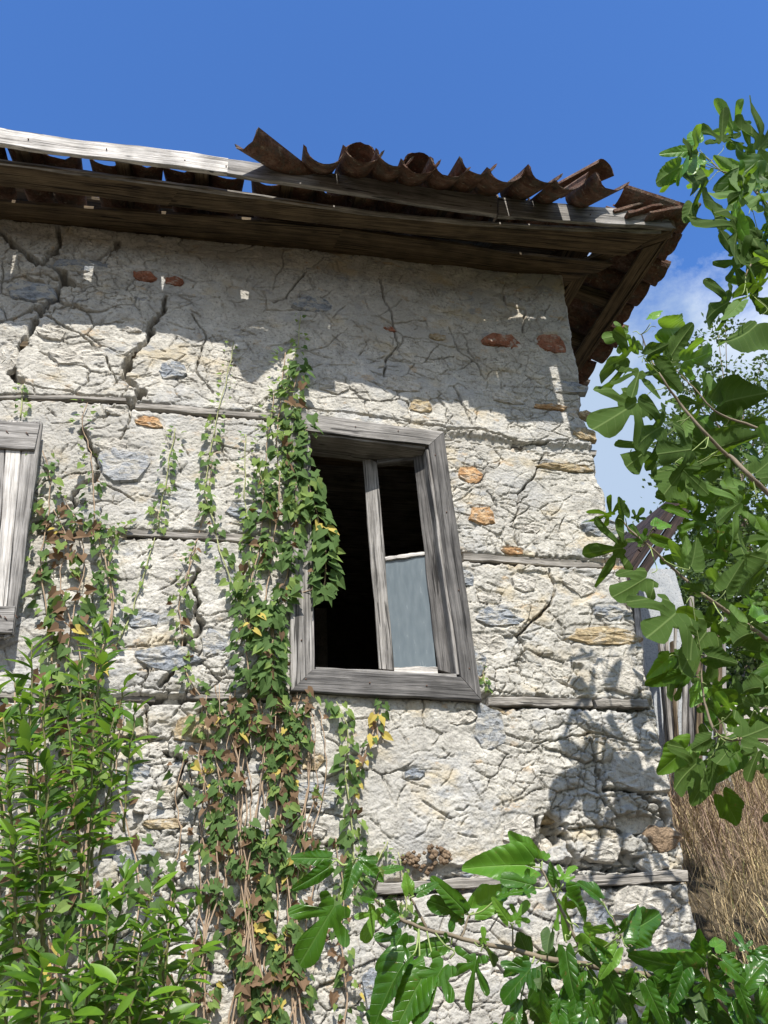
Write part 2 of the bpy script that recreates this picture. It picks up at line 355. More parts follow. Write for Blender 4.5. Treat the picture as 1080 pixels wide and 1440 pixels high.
def tube(pts, rad, n=6, rad2=None):
    """returns V, F for a tube through points"""
    V = []; F = []; L = len(pts)
    up = Vector((0.3, 0.2, 1)).normalized()
    for i, p in enumerate(pts):
        t_ = (pts[min(i+1, L-1)]-pts[max(i-1, 0)]).normalized()
        a = t_.cross(up).normalized(); b = t_.cross(a)
        r = rad if rad2 is None else rad+(rad2-rad)*i/max(1, L-1)
        for k in range(n):
            an = 2*math.pi*k/n; V.append(p+(a*math.cos(an)+b*math.sin(an))*r)
    for i in range(L-1):
        for k in range(n):
            F.append((i*n+k, i*n+(k+1) % n, (i+1)*n+(k+1) % n, (i+1)*n+k))
    F.append(tuple(reversed(range(n)))); F.append(tuple(range((L-1)*n, L*n)))
    return V, F
def tubes(name, lists, mat, parent, **k):
    V = []; F = []
    for pts, r1, r2, n in lists:
        v, f = tube(pts, r1, n, r2); o_ = len(V); V += v; F += [tuple(i+o_ for i in q) for q in f]
    org = V[0].copy()
    return obj(name, mesh(name, [v-org for v in V], F, mat, smooth=True), parent, Matrix.Translation(org), **k)
def smoothline(pts, n=5, jit=0.0):
    """Catmull-Rom through points"""
    P = [pts[0]]+list(pts)+[pts[-1]]; R = []
    for i in range(1, len(P)-2):
        for k in range(n):
            t_ = k/n; a, b, c, d = P[i-1], P[i], P[i+1], P[i+2]
            q = 0.5*((2*b)+(-a+c)*t_+(2*a-5*b+4*c-d)*t_*t_+(-a+3*b-3*c+d)*t_**3)
            if jit: q = q+Vector((U(-jit, jit), U(-jit, jit)*.4, U(-jit, jit)))
            R.append(q)
    R.append(pts[-1]); return R

# ------------------------------------------------------------------ the house
house = empty('stone_house', (2.0, 0, 0), label='old rubble stone house with cracked mud plaster and broken tiled eaves', cat='house')
Xc_px = [(795, 380), (797, 403), (802, 440), (813, 500), (819, 545), (822, 580), (836, 612), (838, 640), (846, 670), (855, 700), (872, 775), (882, 800), (893, 850), (903, 900), (915, 955),
         (927, 990), (935, 1050), (945, 1100), (955, 1150), (967, 1210), (974, 1240), (985, 1290), (1000, 1360), (1012, 1440)]
_c = [at(*q) for q in Xc_px]
cz = np.array([v.z for v in _c])[::-1]; cx = np.array([v.x for v in _c])[::-1]
def corner_x(z): return np.interp(z, cz, cx)
X0, Z0, Z1 = -1.45, 1.02, 5.36
NXg, NZg = 880, 1040
S, T = np.meshgrid(np.linspace(0, 1, NXg), np.linspace(0, 1, NZg))
ZZ = Z0+(Z1-Z0)*T
edge = corner_x(ZZ)+0.016*(fbm(ZZ*9, ZZ*0+3, 77, 4)-.5)*2+.006*(fbm(ZZ*40, ZZ*0+3, 78, 2)-.5)*2
XX = X0+(edge-X0)*S
def wall_px(px, py): v = at(px, py); return v.x, v.z

def voro(x, y, sx, sy, seed, warp=0.35, wf=5.0):
    """F1,F2 and cell id of a jittered-grid voronoi with cell size sx,sy"""
    r = np.random.RandomState(seed)
    JX = r.rand(256, 256); JY = r.rand(256, 256); ID = r.rand(256, 256); TX = r.rand(256, 256)-.5; TY = r.rand(256, 256)-.5
    u = x/sx+warp*(fbm(x*wf, y*wf, seed+1, 4)-.5)*2; v = y/sy+warp*(fbm(x*wf+31, y*wf+11, seed+2, 4)-.5)*2
    iu = np.floor(u).astype(int); iv = np.floor(v).astype(int)
    F1 = np.full(u.shape, 9.0); F2 = np.full(u.shape, 9.0); H = np.zeros(u.shape); TL = np.zeros(u.shape)
    for di in (-1, 0, 1):
        for dj in (-1, 0, 1):
            a = (iu+di) & 255; b = (iv+dj) & 255
            du = u-(iu+di+.1+.8*JX[a, b]); dv = v-(iv+dj+.1+.8*JY[a, b])
            d = np.sqrt(du*du+dv*dv)
            c = d < F1
            F2 = np.where(c, F1, np.minimum(F2, d)); H = np.where(c, ID[a, b], H)
            TL = np.where(c, TX[a, b]*du+TY[a, b]*dv, TL); F1 = np.where(c, d, F1)
    return F1, F2, H, TL

# masks: how rough (bare rubble) the plaster is, in pixels of the wall's own plane
def bump2(px, py, rx, ry):
    x, z = wall_px(px, py); sc = at(px+10, py).x-at(px, py).x; sc /= 10
    return np.exp(-(((XX-x)/(rx*sc))**2+((ZZ-z)/(ry*sc*1.05))**2))
rough = np.clip(bump2(860, 1150, 110, 90)*1.2+bump2(60, 400, 150, 110)*.9+bump2(220, 1150, 150, 200)+bump2(800, 900, 130, 90)*.7+bump2(240, 930, 100, 80)*.5+0.06, 0, 1)
H = np.zeros_like(XX)
H += 0.030*(fbm(XX*1.3, ZZ*1.3, 3, 3)-.5)*2+0.008*(fbm(XX*5, ZZ*6, 13, 3)-.5)*2
# rubble bulging through
F1, F2, ID, TL = voro(XX, ZZ, 0.24, 0.15, 41, 0.35, 4.0)
cellh = (ID-.5)*0.028+TL*0.035
edgem = smooth(0.0, 0.35, F2-F1)
H += rough*(cellh*.9+0.010*edgem)+(1-rough)*0.22*cellh
ck = np.exp(-((F2-F1)/0.021)**4)*smooth(.49, .57, fbm(XX*3.1, ZZ*3.1, 51, 3)+.10*rough)
H -= ck*(0.018+0.016*rough)
G1, G2, GI, GT = voro(XX, ZZ, 0.085, 0.06, 61, 0.45, 9.0)
m2 = smooth(.50, .62, fbm(XX*2.3+7, ZZ*2.3, 52, 3))
ck2 = np.exp(-((G2-G1)/0.040)**4)*smooth(.53, .60, fbm(XX*2.3+7, ZZ*2.3, 52, 3)+.08*rough)
H += rough*.7*m2*((GI-.5)*0.016+GT*.02)
H -= ck2*(0.010+0.010*rough)
# flaky, layered surface
xr = XX*math.cos(.12)+ZZ*math.sin(.12); zr = -XX*math.sin(.12)+ZZ*math.cos(.12)
fl = fbm(xr*6, zr*15, 71, 5, .58, True)
H += (0.003+.008*rough)*(fl-.5)
fl2 = fbm(xr*5+4, zr*9+9, 91, 4, .55)
st = np.abs(((fl2*7) % 1.0)-.0)
H += (0.0022+.003*rough)*st*(0.35+.65*smooth(.4, .6, fbm(XX*2, ZZ*2, 93, 2)))
H += (0.0018+.003*rough)*(fbm(XX*30, ZZ*46, 81, 3, .62)-.5)*2
H += 0.0022*(fbm(XX*85, ZZ*100, 83, 2, .6)-.5)*2

def px_scale(px, py):
    return (at(px+5, py).x-at(px-5, py).x)/10
zrow = np.linspace(Z0, Z1, NZg)
def region(x0, x1, z0, z1, pad):
    r0 = max(0, int((z0-pad-Z0)/(Z1-Z0)*(NZg-1))); r1 = min(NZg, int((z1+pad-Z0)/(Z1-Z0)*(NZg-1))+2)
    c0 = max(0, int((x0-pad-X0)/(2.5-X0)*(NXg-1))-4); c1 = min(NXg, int((x1+pad-X0)/(1.95-X0)*(NXg-1))+8)
    return slice(r0, r1), slice(c0, c1)
def carve(x0, z0, x1, z1, w, dep, lip=0.0, taper=True, noisy=0.0):
    if r_empty(x0, x1): return
    sl = region(min(x0, x1), max(x0, x1), min(z0, z1), max(z0, z1), w*4+0.01)
    x = XX[sl]; z = ZZ[sl]
    if x.size == 0: return
    dx, dz = x1-x0, z1-z0; L2 = dx*dx+dz*dz+1e-9
    t_ = np.clip(((x-x0)*dx+(z-z0)*dz)/L2, 0, 1)
    ex = x-(x0+t_*dx); ez = z-(z0+t_*dz); d = np.sqrt(ex*ex+ez*ez)
    ww = w*(np.sin(np.pi*np.clip(t_, .02, .98))**.5 if taper else 1.0)
    if noisy: ww = ww*(1+noisy*(vnoise(x*55, z*55, 7)-.5)*2)
    g = np.exp(-(d/ww)**4) if not taper else np.exp(-(d/ww)**2)
    H[sl] = H[sl]-dep*g
    if False:
        side = np.sign(ex*dz-ez*dx); H[sl] = H[sl]+lip*np.exp(-(d/(w*7))**2)*(side > 0)
def r_empty(x0, x1): return max(x0, x1) < X0-.1
# scratches scored into the plaster
for i in range(1900):
    x = U(-1.6, 2.15); z = U(1.0, 5.35)
    an = rnd.choice([U(-.35, .35), U(-.35, .35), U(.4, 1.3), U(-1.4, -.5)]); L = U(.03, .15)
    mx_ = x+L*math.cos(an)*.5; mz_ = z+L*math.sin(an)*.5; k = U(-.012, .012)
    w = U(.0026, .0042); dp = U(.006, .017)
    carve(x, z, mx_+k, mz_-k, w, dp); carve(mx_+k, mz_-k, x+L*math.cos(an), z+L*math.sin(an), w, dp)
CR = [  # cracks traced over the wall: (points, half width px, depth m)
 ([(0, 324), (15, 342), (37, 356), (56, 372), (90, 387), (84, 406), (64, 429), (49, 447), (41, 470), (22, 492), (15, 522), (28, 537)], 4.2, .055),
 ([(81, 320), (84, 342), (73, 356), (56, 372)], 3, .04), ([(90, 387), (116, 384), (146, 372), (161, 350)], 1.8, .03),
 ([(64, 429), (49, 432), (22, 444), (0, 452)], 2.2, .03),
 ([(232, 417), (229, 440), (210, 459), (206, 481), (187, 500), (176, 515), (174, 534), (191, 545), (199, 556), (184, 575)], 3.2, .05),
 ([(67, 444), (94, 462), (127, 481), (150, 504), (161, 530), (165, 541)], 1.6, .025), ([(28, 537), (60, 548), (110, 556), (165, 560)], 1.8, .03),
 ([(187, 575), (180, 601), (165, 627), (150, 650), (139, 661)], 1.7, .03), ([(116, 609), (127, 627), (139, 650), (137, 661)], 3.8, .05), ([(165, 579), (131, 594), (116, 605)], 1.5, .03),
 ([(137, 669), (112, 684), (101, 699), (105, 710), (86, 721), (45, 736)], 3.0, .045), ([(142, 680), (169, 691), (190, 705)], 1.7, .03),
 ([(278, 805), (267, 824), (276, 838), (280, 849), (274, 861), (280, 874), (284, 880), (278, 892), (258, 906), (258, 920), (248, 940), (225, 965)], 2.8, .045),
 ([(767, 635), (751, 671), (729, 693), (731, 715), (722, 738), (729, 764)], 1.6, .028), ([(600+85, 690), (700, 712)], 1.4, .02),
 ([(773, 800), (782, 827), (775, 849), (747, 875), (729, 893), (733, 911), (751, 938), (778, 951), (809, 969)], 2.0, .035),
 ([(433, 379), (411, 405), (402, 419), (384, 425)], 1.8, .03), ([(535, 392), (538, 419), (551, 445), (560, 485), (542, 508), (540, 530)], 1.6, .028),
 ([(707, 410), (711, 428), (738, 437), (735, 468)], 1.5, .028), ([(633, 459), (647, 490), (673, 508), (682, 530)], 1.3, .022), ([(638, 543), (651, 570), (664, 597)], 1.6, .028),
 ([(585, 500), (610, 505), (640, 498)], 1.2, .02), ([(300, 350), (330, 352), (370, 340)], 1.4, .02), ([(270, 440), (290, 470), (275, 520), (300, 552)], 1.3, .022),
 ([(424, 573), (470, 580), (513, 585), (560, 590), (611, 597), (640, 602), (673, 603), (709, 614), (735, 622), (800, 618)], 2.2, .035),
 ([(700, 1030), (760, 1045), (830, 1030), (900, 1045)], 1.6, .02), ([(840, 1080), (850, 1110), (895, 1112), (925, 1130), (940, 1160)], 3.0, .045), ([(830, 1040), (842, 1075), (838, 1110), (860, 1140), (890, 1170)], 2.0, .03),
 ([(755, 1150), (753, 1180), (770, 1200)], 3.0, .05), ([(795, 1160), (800, 1190), (812, 1215)], 3.2, .05),
 ([(700, 1215), (740, 1205), (760, 1210), (850, 1225), (940, 1222)], 2.6, .04), ([(600, 1305), (640, 1330), (690, 1350), (740, 1400), (760, 1440)], 1.4, .025), ([(560, 1390), (610, 1380), (650, 1420)], 1.4, .02),
 ([(650, 1300), (690, 1290), (735, 1310), (770, 1350)], 1.2, .02), ([(205, 1000), (208, 1040), (235, 1060), (262, 1070), (250, 1100), (270, 1130)], 2.4, .035),
 ([(430, 1140), (400, 1170)], 2, .03), ([(830, 945), (870, 985)], 1.6, .02), ([(460, 1135), (420, 1142)], 2, .03), ([(870, 810), (880, 850), (900, 880)], 1.6, .03),
]
for pts, w, dep in CR:
    P = [wall_px(*q) for q in pts]; s = px_scale(*pts[0])
    # subdivide with jitter
    Q = [P[0]]
    for a, b in zip(P, P[1:]):
        n_ = max(1, int(math.hypot(b[0]-a[0], b[1]-a[1])/.03))
        for k in range(1, n_+1):
            f = k/n_; j = 0.006 if k < n_ else 0
            Q.append((a[0]+(b[0]-a[0])*f+U(-j, j), a[1]+(b[1]-a[1])*f+U(-j, j)))
    for i, (a, b) in enumerate(zip(Q, Q[1:])):
        carve(a[0], a[1], b[0], b[1], (w if w > 2.5 else w*.72)*s*U(.6, 1.25), dep*1.25, taper=False, noisy=.5, lip=(.006 if w > 2.5 else .002))
def pit(px, py, rx, ry, dep):
    x, z = wall_px(px, py); s = px_scale(px, py); rx *= s; ry *= s
    sl = region(x-rx, x+rx, z-ry, z+ry, .03)
    a = (XX[sl]-x)/rx; b = (ZZ[sl]-z)/ry
    d = np.sqrt(a*a+b*b)+.35*(vnoise(XX[sl]*28, ZZ[sl]*28, 9)-.5)*2
    H[sl] -= dep*(1-smooth(.75, 1.05, d))
for q in [(180, 515, 7, 12, .07), (198, 555, 9, 8, .08), (212, 470, 6, 12, .05), (28, 535, 9, 9, .06), (95, 400, 10, 8, .05), (74, 355, 9, 6, .04), (775, 1170, 17, 24, .11),
          (895, 1158, 30, 14, .07), (640, 1225, 60, 9, .03), (862, 1212, 60, 12, .05), (240, 985, 34, 7, .06), (470, 1190, 12, 9, .03), (810, 940, 9, 9, .03), (165, 345, 5, 16, .05)]: pit(*q)
# horizontal timber ties: groove in the plaster
BANDS = [  # (points top px, height px, protrusion, label)
 ([(-60, 553), (0, 556), (178, 563)], 7, .010), ([(190, 568), (300, 577), (392, 584)], 9, .012), ([(626, 606), (730, 622), (842, 627)], 9, .004),
 ([(60, 741), (110, 744)], 9, .008), ([(178, 746), (337, 754), (392, 757)], 9, .012), ([(650, 777), (760, 782), (881, 789)], 9, .012),
 ([(-60, 972), (30, 977), (150, 979), (220, 979)], 7, .012), ([(262, 977), (330, 977), (408, 977)], 7, .012), ([(684, 981), (760, 981), (832, 983)], 10, .014), ([(834, 984), (880, 986), (912, 984)], 9, .010),
 ([(530, 1242), (640, 1236), (757, 1229)], 12, .018), ([(790, 1234), (880, 1229), (967, 1223)], 11, .018)]
bands3 = []
for pts, hp, pr in BANDS:
    P = [wall_px(a, b) for a, b in pts]; s = px_scale(*pts[0]); hh = hp*s*1.12
    for a, b in zip(P, P[1:]):
        carve(a[0]-.01, a[1]-hh/2-.003, b[0]+.01, b[1]-hh/2-.003, hh*.78, .03, taper=False, noisy=.35)
        carve(a[0]-.01, a[1]-hh-.003, b[0]+.01, b[1]-hh-.003, .007, .03, taper=False, noisy=.8)
    bands3.append((P, hh, pr))
# stones: clear a shallow seat for each
STONES = [
 (242, 520, 50, 38, 'blue_stone'), (176, 652, 72, 62, 'streak_stone'), (440, 428, 62, 28, 'blue_stone'), (692, 1022, 48, 66, 'streak_stone'), (582, 1088, 30, 17, 'blue_stone'),
 (447, 1120, 76, 52, 'streak_stone'), (190, 1208, 64, 44, 'streak_stone'), (188, 1085, 62, 26, 'blue_stone'), (236, 928, 90, 36, 'blue_stone'), (702, 868, 66, 26, 'blue_stone'),
 (668, 932, 30, 50, 'blue_stone'), (845, 742, 62, 34, 'blue_stone'), (800, 545, 50, 22, 'blue_stone'), (858, 862, 56, 26, 'blue_stone'), (345, 722, 60, 34, 'blue_stone'), (300, 905, 44, 40, 'streak_stone'),
 (278, 1022, 70, 46, 'tan_stone'), (528, 1385, 36, 56, 'blue_stone'), (200, 872, 44, 30, 'blue_stone'), (110, 372, 78, 36, 'blue_stone'), (45, 410, 78, 42, 'blue_stone'),
 (705, 478, 54, 26, 'red_stone'), (202, 388, 36, 22, 'red_stone'), (245, 393, 30, 18, 'red_stone'), (777, 484, 46, 36, 'red_stone'), (548, 462, 20, 11, 'red_stone'), (615, 472, 22, 12, 'tan_stone'),
 (662, 668, 38, 24, 'orange_stone'), (678, 723, 42, 30, 'orange_stone'), (848, 892, 112, 28, 'tan_stone'), (795, 657, 84, 13, 'tan_stone'), (722, 773, 34, 12, 'orange_stone'), (592, 570, 40, 24, 'tan_stone'),
 (777, 573, 44, 10, 'orange_stone'), (823, 583, 22, 14, 'tan_stone'), (822, 611, 34, 20, 'tan_stone'), (868, 798, 34, 9, 'orange_stone'), (210, 597, 40, 22, 'orange_stone'), (155, 628, 54, 30, 'pale_stone'), (692, 1000, 48, 16, 'tan_stone'),
 (440, 1073, 32, 24, 'tan_stone'), (898, 1088, 96, 54, 'pale_stone'), (892, 1150, 72, 48, 'pale_stone'), (775, 1147, 48, 18, 'tan_stone'), (772, 1186, 38, 32, 'pale_stone'), (925, 1212, 46, 22, 'pale_stone'),
 (730, 1165, 52, 38, 'pale_stone'), (935, 1180, 50, 30, 'mud'), (852, 1194, 56, 34, 'pale_stone'), (690, 1228, 56, 12, 'pale_stone'), (738, 1220, 34, 10, 'pale_stone'), (765, 942, 70, 44, 'pale_stone'),
 (872, 950, 80, 50, 'pale_stone'), (665, 1226, 50, 12, 'blue_stone'), (668, 950, 30, 18, 'tan_stone'), (690, 905, 60, 34, 'pale_stone'), (60, 320+130/2.6, 60, 26, 'pale_stone'),
 (130, 330, 60, 22, 'pale_stone'), (75, 468, 42, 34, 'pale_stone'), (186, 462, 40, 26, 'pale_stone'), (110, 502, 96, 46, 'pale_stone'), (10, 500, 30, 60, 'pale_stone'), (165, 582, 36, 16, 'pale_stone'),
 (225, 1050, 60, 20, 'pale_stone'), (215, 1128, 72, 38, 'pale_stone'), (232, 1160, 60, 14, 'tan_stone'), (160, 1010, 40, 30, 'blue_stone'), (205, 1262, 50, 12, 'tan_stone'), (200, 1290, 44, 28, 'pale_stone'),
 (385, 1035, 40, 40, 'pale_stone'), (320, 1075, 44, 40, 'streak_stone'), (440, 1170, 40, 22, 'pale_stone'), (365, 1185, 34, 50, 'blue_stone'), (300, 1330, 60, 40, 'pale_stone'), (350, 1290, 44, 60, 'pale_stone'),
 (745, 742, 40, 14, 'pale_stone'), (818, 820, 48, 34, 'pale_stone'), (740, 818, 40, 26, 'pale_stone'), (690, 840, 40, 20, 'pale_stone'), (655, 812, 30, 26, 'blue_stone'), (905, 1268, 80, 44, 'pale_stone'), (920, 1330, 80, 50, 'pale_stone'), (840, 1300, 60, 44, 'blue_stone'),
 (650, 985+24, 40, 20, 'pale_stone'), (560, 1420, 60, 34, 'pale_stone'), (470, 545, 50, 26, 'pale_stone'), (560, 540, 60, 26, 'pale_stone'), (350, 520, 60, 40, 'pale_stone'), (720, 560, 50, 20, 'pale_stone'),
]
def seat(px, py, w, h, dep):
    x, z = wall_px(px, py); s = px_scale(px, py); rx = w*s/2; ry = h*s/2
    sl = region(x-rx, x+rx, z-ry, z+ry, .03)
    a = (XX[sl]-x)/rx; b = (ZZ[sl]-z)/ry
    d = (np.abs(a)**3+np.abs(b)**3)**(1/3)+.12*(vnoise(XX[sl]*24, ZZ[sl]*24, 19)-.5)*2
    H[sl] -= dep*(1-smooth(.97, 1.12, d))
    return x, z, rx, ry
def Hat(x, z):
    r = int(np.clip((z-Z0)/(Z1-Z0)*(NZg-1), 0, NZg-1)); c = int(np.clip(np.searchsorted(XX[r], x), 0, NXg-1))
    return float(H[r, c])
seats = []
for px, py, w, h, mt in STONES:
    x, z = wall_px(px, py)
    if x < X0+.05: continue
    h0 = float(np.mean([Hat(x+dx, z+dz) for dx in (-.02, 0, .02) for dz in (-.015, 0, .015)]))
    q = seat(px, py, w, h, .007)
    seats.append((*q, h0, mt))
# corner rounding and reading the final surface
ed = (edge-XX); H -= 0.05*np.exp(-(ed/0.018)**2)
YY = -H-0.0
inner = [at(437, 611, -.0), at(600, 628, -.0), at(645, 950, 0), at(443, 940, 0)]
WX0, WX1, WZ0, WZ1 = 0.415, 1.135, 2.62, 3.96
V = np.stack([XX.ravel(), YY.ravel(), ZZ.ravel()], 1)
idx = np.arange(NXg*NZg).reshape(NZg, NXg)
Q = np.stack([idx[:-1, :-1], idx[:-1, 1:], idx[1:, 1:], idx[1:, :-1]], -1)
cxm = (XX[:-1, :-1]+XX[1:, 1:])/2; czm = (ZZ[:-1, :-1]+ZZ[1:, 1:])/2
keep = ~((cxm > WX0) & (cxm < WX1) & (czm > WZ0) & (czm < WZ1))
Q = Q[keep]
# side wall, coarse left and lower extensions, all one shell
parts = [(V, Q)]
def grid(fn, a, b, na, nb):
    A, B = np.meshgrid(np.linspace(*a, na), np.linspace(*b, nb)); P = fn(A, B).reshape(-1, 3)
    I = np.arange(na*nb).reshape(nb, na); return P, np.stack([I[:-1, :-1], I[:-1, 1:], I[1:, 1:], I[1:, :-1]], -1).reshape(-1, 4)
def sidefn(A, B):   # A = depth, B = height
    n = .03*(fbm(A*4, B*4, 301, 4)-.5)*2*smooth(0.0, .25, A)
    xe = np.interp(B, zrow, edge[:, -1]); y0 = np.interp(B, zrow, YY[:, -1])
    return np.stack([xe+n, y0*(1-smooth(0, .1, A))+A, B], -1)
parts.append(grid(sidefn, (0, 4.2), (Z0, Z1), 160, 260))
parts.append(grid(lambda A, B: np.stack([A, -.02+.03*(fbm(A*4, B*4, 311, 5)-.5)*-2, B], -1), (-6, X0+.02), (0, Z1), 240, 300))
parts.append(grid(lambda A, B: np.stack([A, -.025+.03*(fbm(A*4, B*4, 321, 5)-.5)*-2, B], -1), (X0-.02, 2.03), (0, Z0+.02), 240, 80))
parts.append(grid(lambda A, B: np.stack([2.01+.02*(fbm(A*4, B*4, 331, 4)-.5), A-.02, B], -1), (0, 4.2), (0, Z0+.02), 60, 20))
off = 0; VV = []; QQ = []
for v, q in parts: VV.append(v); QQ.append(q+off); off += len(v)
wall = obj('stone_wall', fastmesh('stone_wall', np.concatenate(VV)-np.array([2.0, 0, 0]), np.concatenate(QQ), M['plaster']), house, Matrix.Translation((2.0, 0, 0)))

def stone(x, z, rx, ry, h0, mt):
    m_ = rnd.randint(6, 8); ph = U(0, 6.3); cor = []
    for k in range(m_):
        an = ph+2*math.pi*(k+U(-.33, .33))/m_; c, s_ = math.cos(an), math.sin(an)
        sq = (abs(c)**2.6+abs(s_)**2.6)**(-1/2.6)*U(.74, 1.16); cor.append((c*sq, s_*sq))
    ol = []
    for k in range(m_):
        a, b = cor[k], cor[(k+1) % m_]
        for j in range(3):
            f = j/3; ol.append((a[0]+(b[0]-a[0])*f+U(-.05, .05), a[1]+(b[1]-a[1])*f+U(-.06, .06)))
    n = len(ol); V = []; rings = (1.04, 1.0, .93, .72, .38)
    tx, tz_ = U(-.05, .05), U(-.09, .05); pr = U(.006, .011); g1, g2 = U(0, 6.3), U(4, 9)
    for ri, rr in enumerate(rings):
        for a, b in ol:
            a_ = a*rx*rr*1.04; b_ = b*ry*rr*1.04
            nz = .0035*math.sin(g1+a_*140+b_*60)+.003*math.sin(g2*b_*30+a_*50)+U(-.0016, .0016)
            V.append(Vector((a_, (.03, .006, -pr, -pr*1.2, -pr*1.3)[ri]+(tx*a_+tz_*b_+nz if ri > 1 else 0), b_)))
    V.append(Vector((0, -pr*1.3, 0))); F = []
    for ri in range(4):
        for k in range(n):
            a = ri*n+k; b = ri*n+(k+1) % n; F.append((a, b, b+n, a+n))
    for k in range(n): F.append((4*n+k, 4*n+(k+1) % n, 5*n))
    return obj('stone', mesh('stone', V, F, M[mt]), wall, Matrix.Translation((x, -h0+.004, z)))
for x, z, rx, ry, h0, mt in seats: stone(x, z, rx, ry, h0, mt)
# nest-like brown mud clump on the lower tie
x, z = wall_px(600, 1207); s = px_scale(600, 1207)
V_ = []; F_ = []
for i in range(70):
    a = U(-1, 1); b = U(-1, 1)*(1-abs(a)*.8); cx_ = a*34*s; cz_ = b*20*s; r = U(.008, .016); o_ = len(V_)
    cpos = Vector((cx_, -.012-.03*(1-abs(a))*(1-abs(b))-U(0, .008), cz_))
    for d in ((1, 0, 0), (-1, 0, 0), (0, 1, 0), (0, -1, 0), (0, 0, 1), (0, 0, -1)): V_.append(cpos+Vector(d)*r*U(.7, 1.2))
    F_ += [(o_+a_, o_+b_, o_+c_) for a_, b_, c_ in ((0, 2, 4), (2, 1, 4), (1, 3, 4), (3, 0, 4), (2, 0, 5), (1, 2, 5), (3, 1, 5), (0, 3, 5))]
obj('mud_nest', mesh('mud_nest', V_, F_, M['mud'], smooth=True), wall, Matrix.Translation((x, -Hat(x, z), z)), kind='stuff', label='brown crumbly mud clump above the lower timber tie')

# timber ties
for P, hh, pr in bands3:
    for a, b in zip(P[:1], P[-1:]):
        ha = Hat(a[0]+.02, a[1]+.03); hb = Hat(b[0]-.02, b[1]+.03); y = -max(.0, (ha+hb)/2)-pr
        ya = -ha-pr*.6 if abs(ha) < .06 else y; yb = -hb-pr*.6 if abs(hb) < .06 else y
        board('timber_tie', (a[0], ya, a[1]), (b[0], yb, b[1]), (a[0], ya, a[1]-hh), (b[0], yb, b[1]-hh*U(.8, 1.1)), .07, M['band_wood'], wall, nrm=(0, -1, 0), jit=.0028, seg=18, ragged=.008)

# ------------------------------------------------------------------ window
win = empty('window', (0.75, 0, 2.6), house)
yc = -.045
oTL, oTR, oBR, oBL = at(404, 577, yc), at(624, 607, yc), at(678, 985, yc), at(409, 972, yc)
iTL, iTR, iBR, iBL = at(433, 606, yc), at(603, 626, yc), at(648, 951, yc), at(440, 941, yc)
g = .0015
board('casing_board', oTL, oTR, iTL, iTR, .05, M['grey_wood'], win, nrm=(0, -1, 0), cham=.004, label='pale grey top casing board of the open window')
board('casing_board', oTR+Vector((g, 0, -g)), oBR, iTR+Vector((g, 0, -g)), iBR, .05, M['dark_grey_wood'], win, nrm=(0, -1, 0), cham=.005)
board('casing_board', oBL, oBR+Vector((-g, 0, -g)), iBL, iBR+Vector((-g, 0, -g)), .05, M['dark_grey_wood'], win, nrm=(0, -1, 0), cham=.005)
board('casing_board', oTL+Vector((0, .002, 0)), oBL+Vector((0, .002, g)), iTL+Vector((0, .002, 0)), iBL+Vector((0, .002, g)), .05, M['grey_wood'], win, nrm=(0, -1, 0), cham=.005)
# cover strips proud of the casing's outer edge
def lerp4(a, b, f): return a.lerp(b, f)
# deep frame inside the opening
yf = .0
def q(px, py, y=yf): return at(px, py, y)
fw = .028
def jamb(a0, a1, side, w=fw, y0=-.043, y1=.16, mat='grey_wood', nm='jamb'):
    d = Vector(side)
    return board(nm, Vector((a0.x, y0, a0.z)), Vector((a1.x, y0, a1.z)), Vector((a0.x, y0, a0.z))+d*w, Vector((a1.x, y0, a1.z))+d*w, y1-y0, M[mat], win, nrm=(0, -1, 0), cham=.003)
e = .002
jamb(iTL+Vector((-.012, 0, 0)), iBL+Vector((-.012, 0, 0)), (1, 0, 0), w=.024, y0=-.03)
jamb(iTR+Vector((.012, 0, -.014)), iBR+Vector((.012, 0, .014)), (-1, 0, 0), w=.026, y0=-.03)
jamb(iTL+Vector((.014, 0, .012)), iTR+Vector((-.016, 0, .012)), (0, 0, -1), w=.022, y0=-.028, nm='frame_head')
jamb(iBL+Vector((.014, 0, -.012)), iBR+Vector((-.016, 0, -.012)), (0, 0, 1), w=.026, y0=-.034, nm='sill')
board('rubble_sill_strip', Vector((iBL.x+.03, -.02, iBL.z+.0155)), Vector((iBR.x-.05, -.02, iBR.z+.0155)), Vector((iBL.x+.03, .10, iBL.z+.018)), Vector((iBR.x-.05, .10, iBR.z+.018)), .004, M['pale_wood'], win, nrm=(0, 0, 1))

# sash, hinged on the right and swung a little inwards
hx = at(636, 800, .02).x
sash = empty('window_sash', (1.12, .03, 2.66), win)
st_top_l, st_top_r = (521, 643), (597, 634)
def sp(px, py, f):  # f: 0 at hinge, 1 at free edge: depth grows into the room
    return at(px, py, .035+f*.11)
# corners (outer) of the sash and of the two lights
SL = [(509, 641), (533, 940)]; SLi = [(530, 650), (554, 942)]
SR = [(594, 630), (637, 947)]; SRi = [(581, 641), (615, 941)]
def L(a, b, f): return (a[0]+(b[0]-a[0])*f, a[1]+(b[1]-a[1])*f)
board('stile', sp(*SL[0], 1), sp(*SL[1], 1), sp(*SLi[0], .8), sp(*SLi[1], .8), .04, M['grey_wood'], sash, nrm=(0, -1, 0), cham=.004)
board('stile', sp(*SRi[0], .2), sp(*SRi[1], .2), sp(*SR[0], 0), sp(*SR[1], 0), .04, M['dark_grey_wood'], sash, nrm=(0, -1, 0), cham=.004)
board('rail', sp(530, 641, .78), sp(582, 632, .22), sp(530, 652, .78), sp(582, 646, .22), .038, M['dark_grey_wood'], sash, nrm=(0, -1, 0))
board('rail', sp(554, 938, .78), sp(615, 937, .22), sp(555, 949, .78), sp(616, 951, .22), .038, M['pale_wood'], sash, nrm=(0, -1, 0))
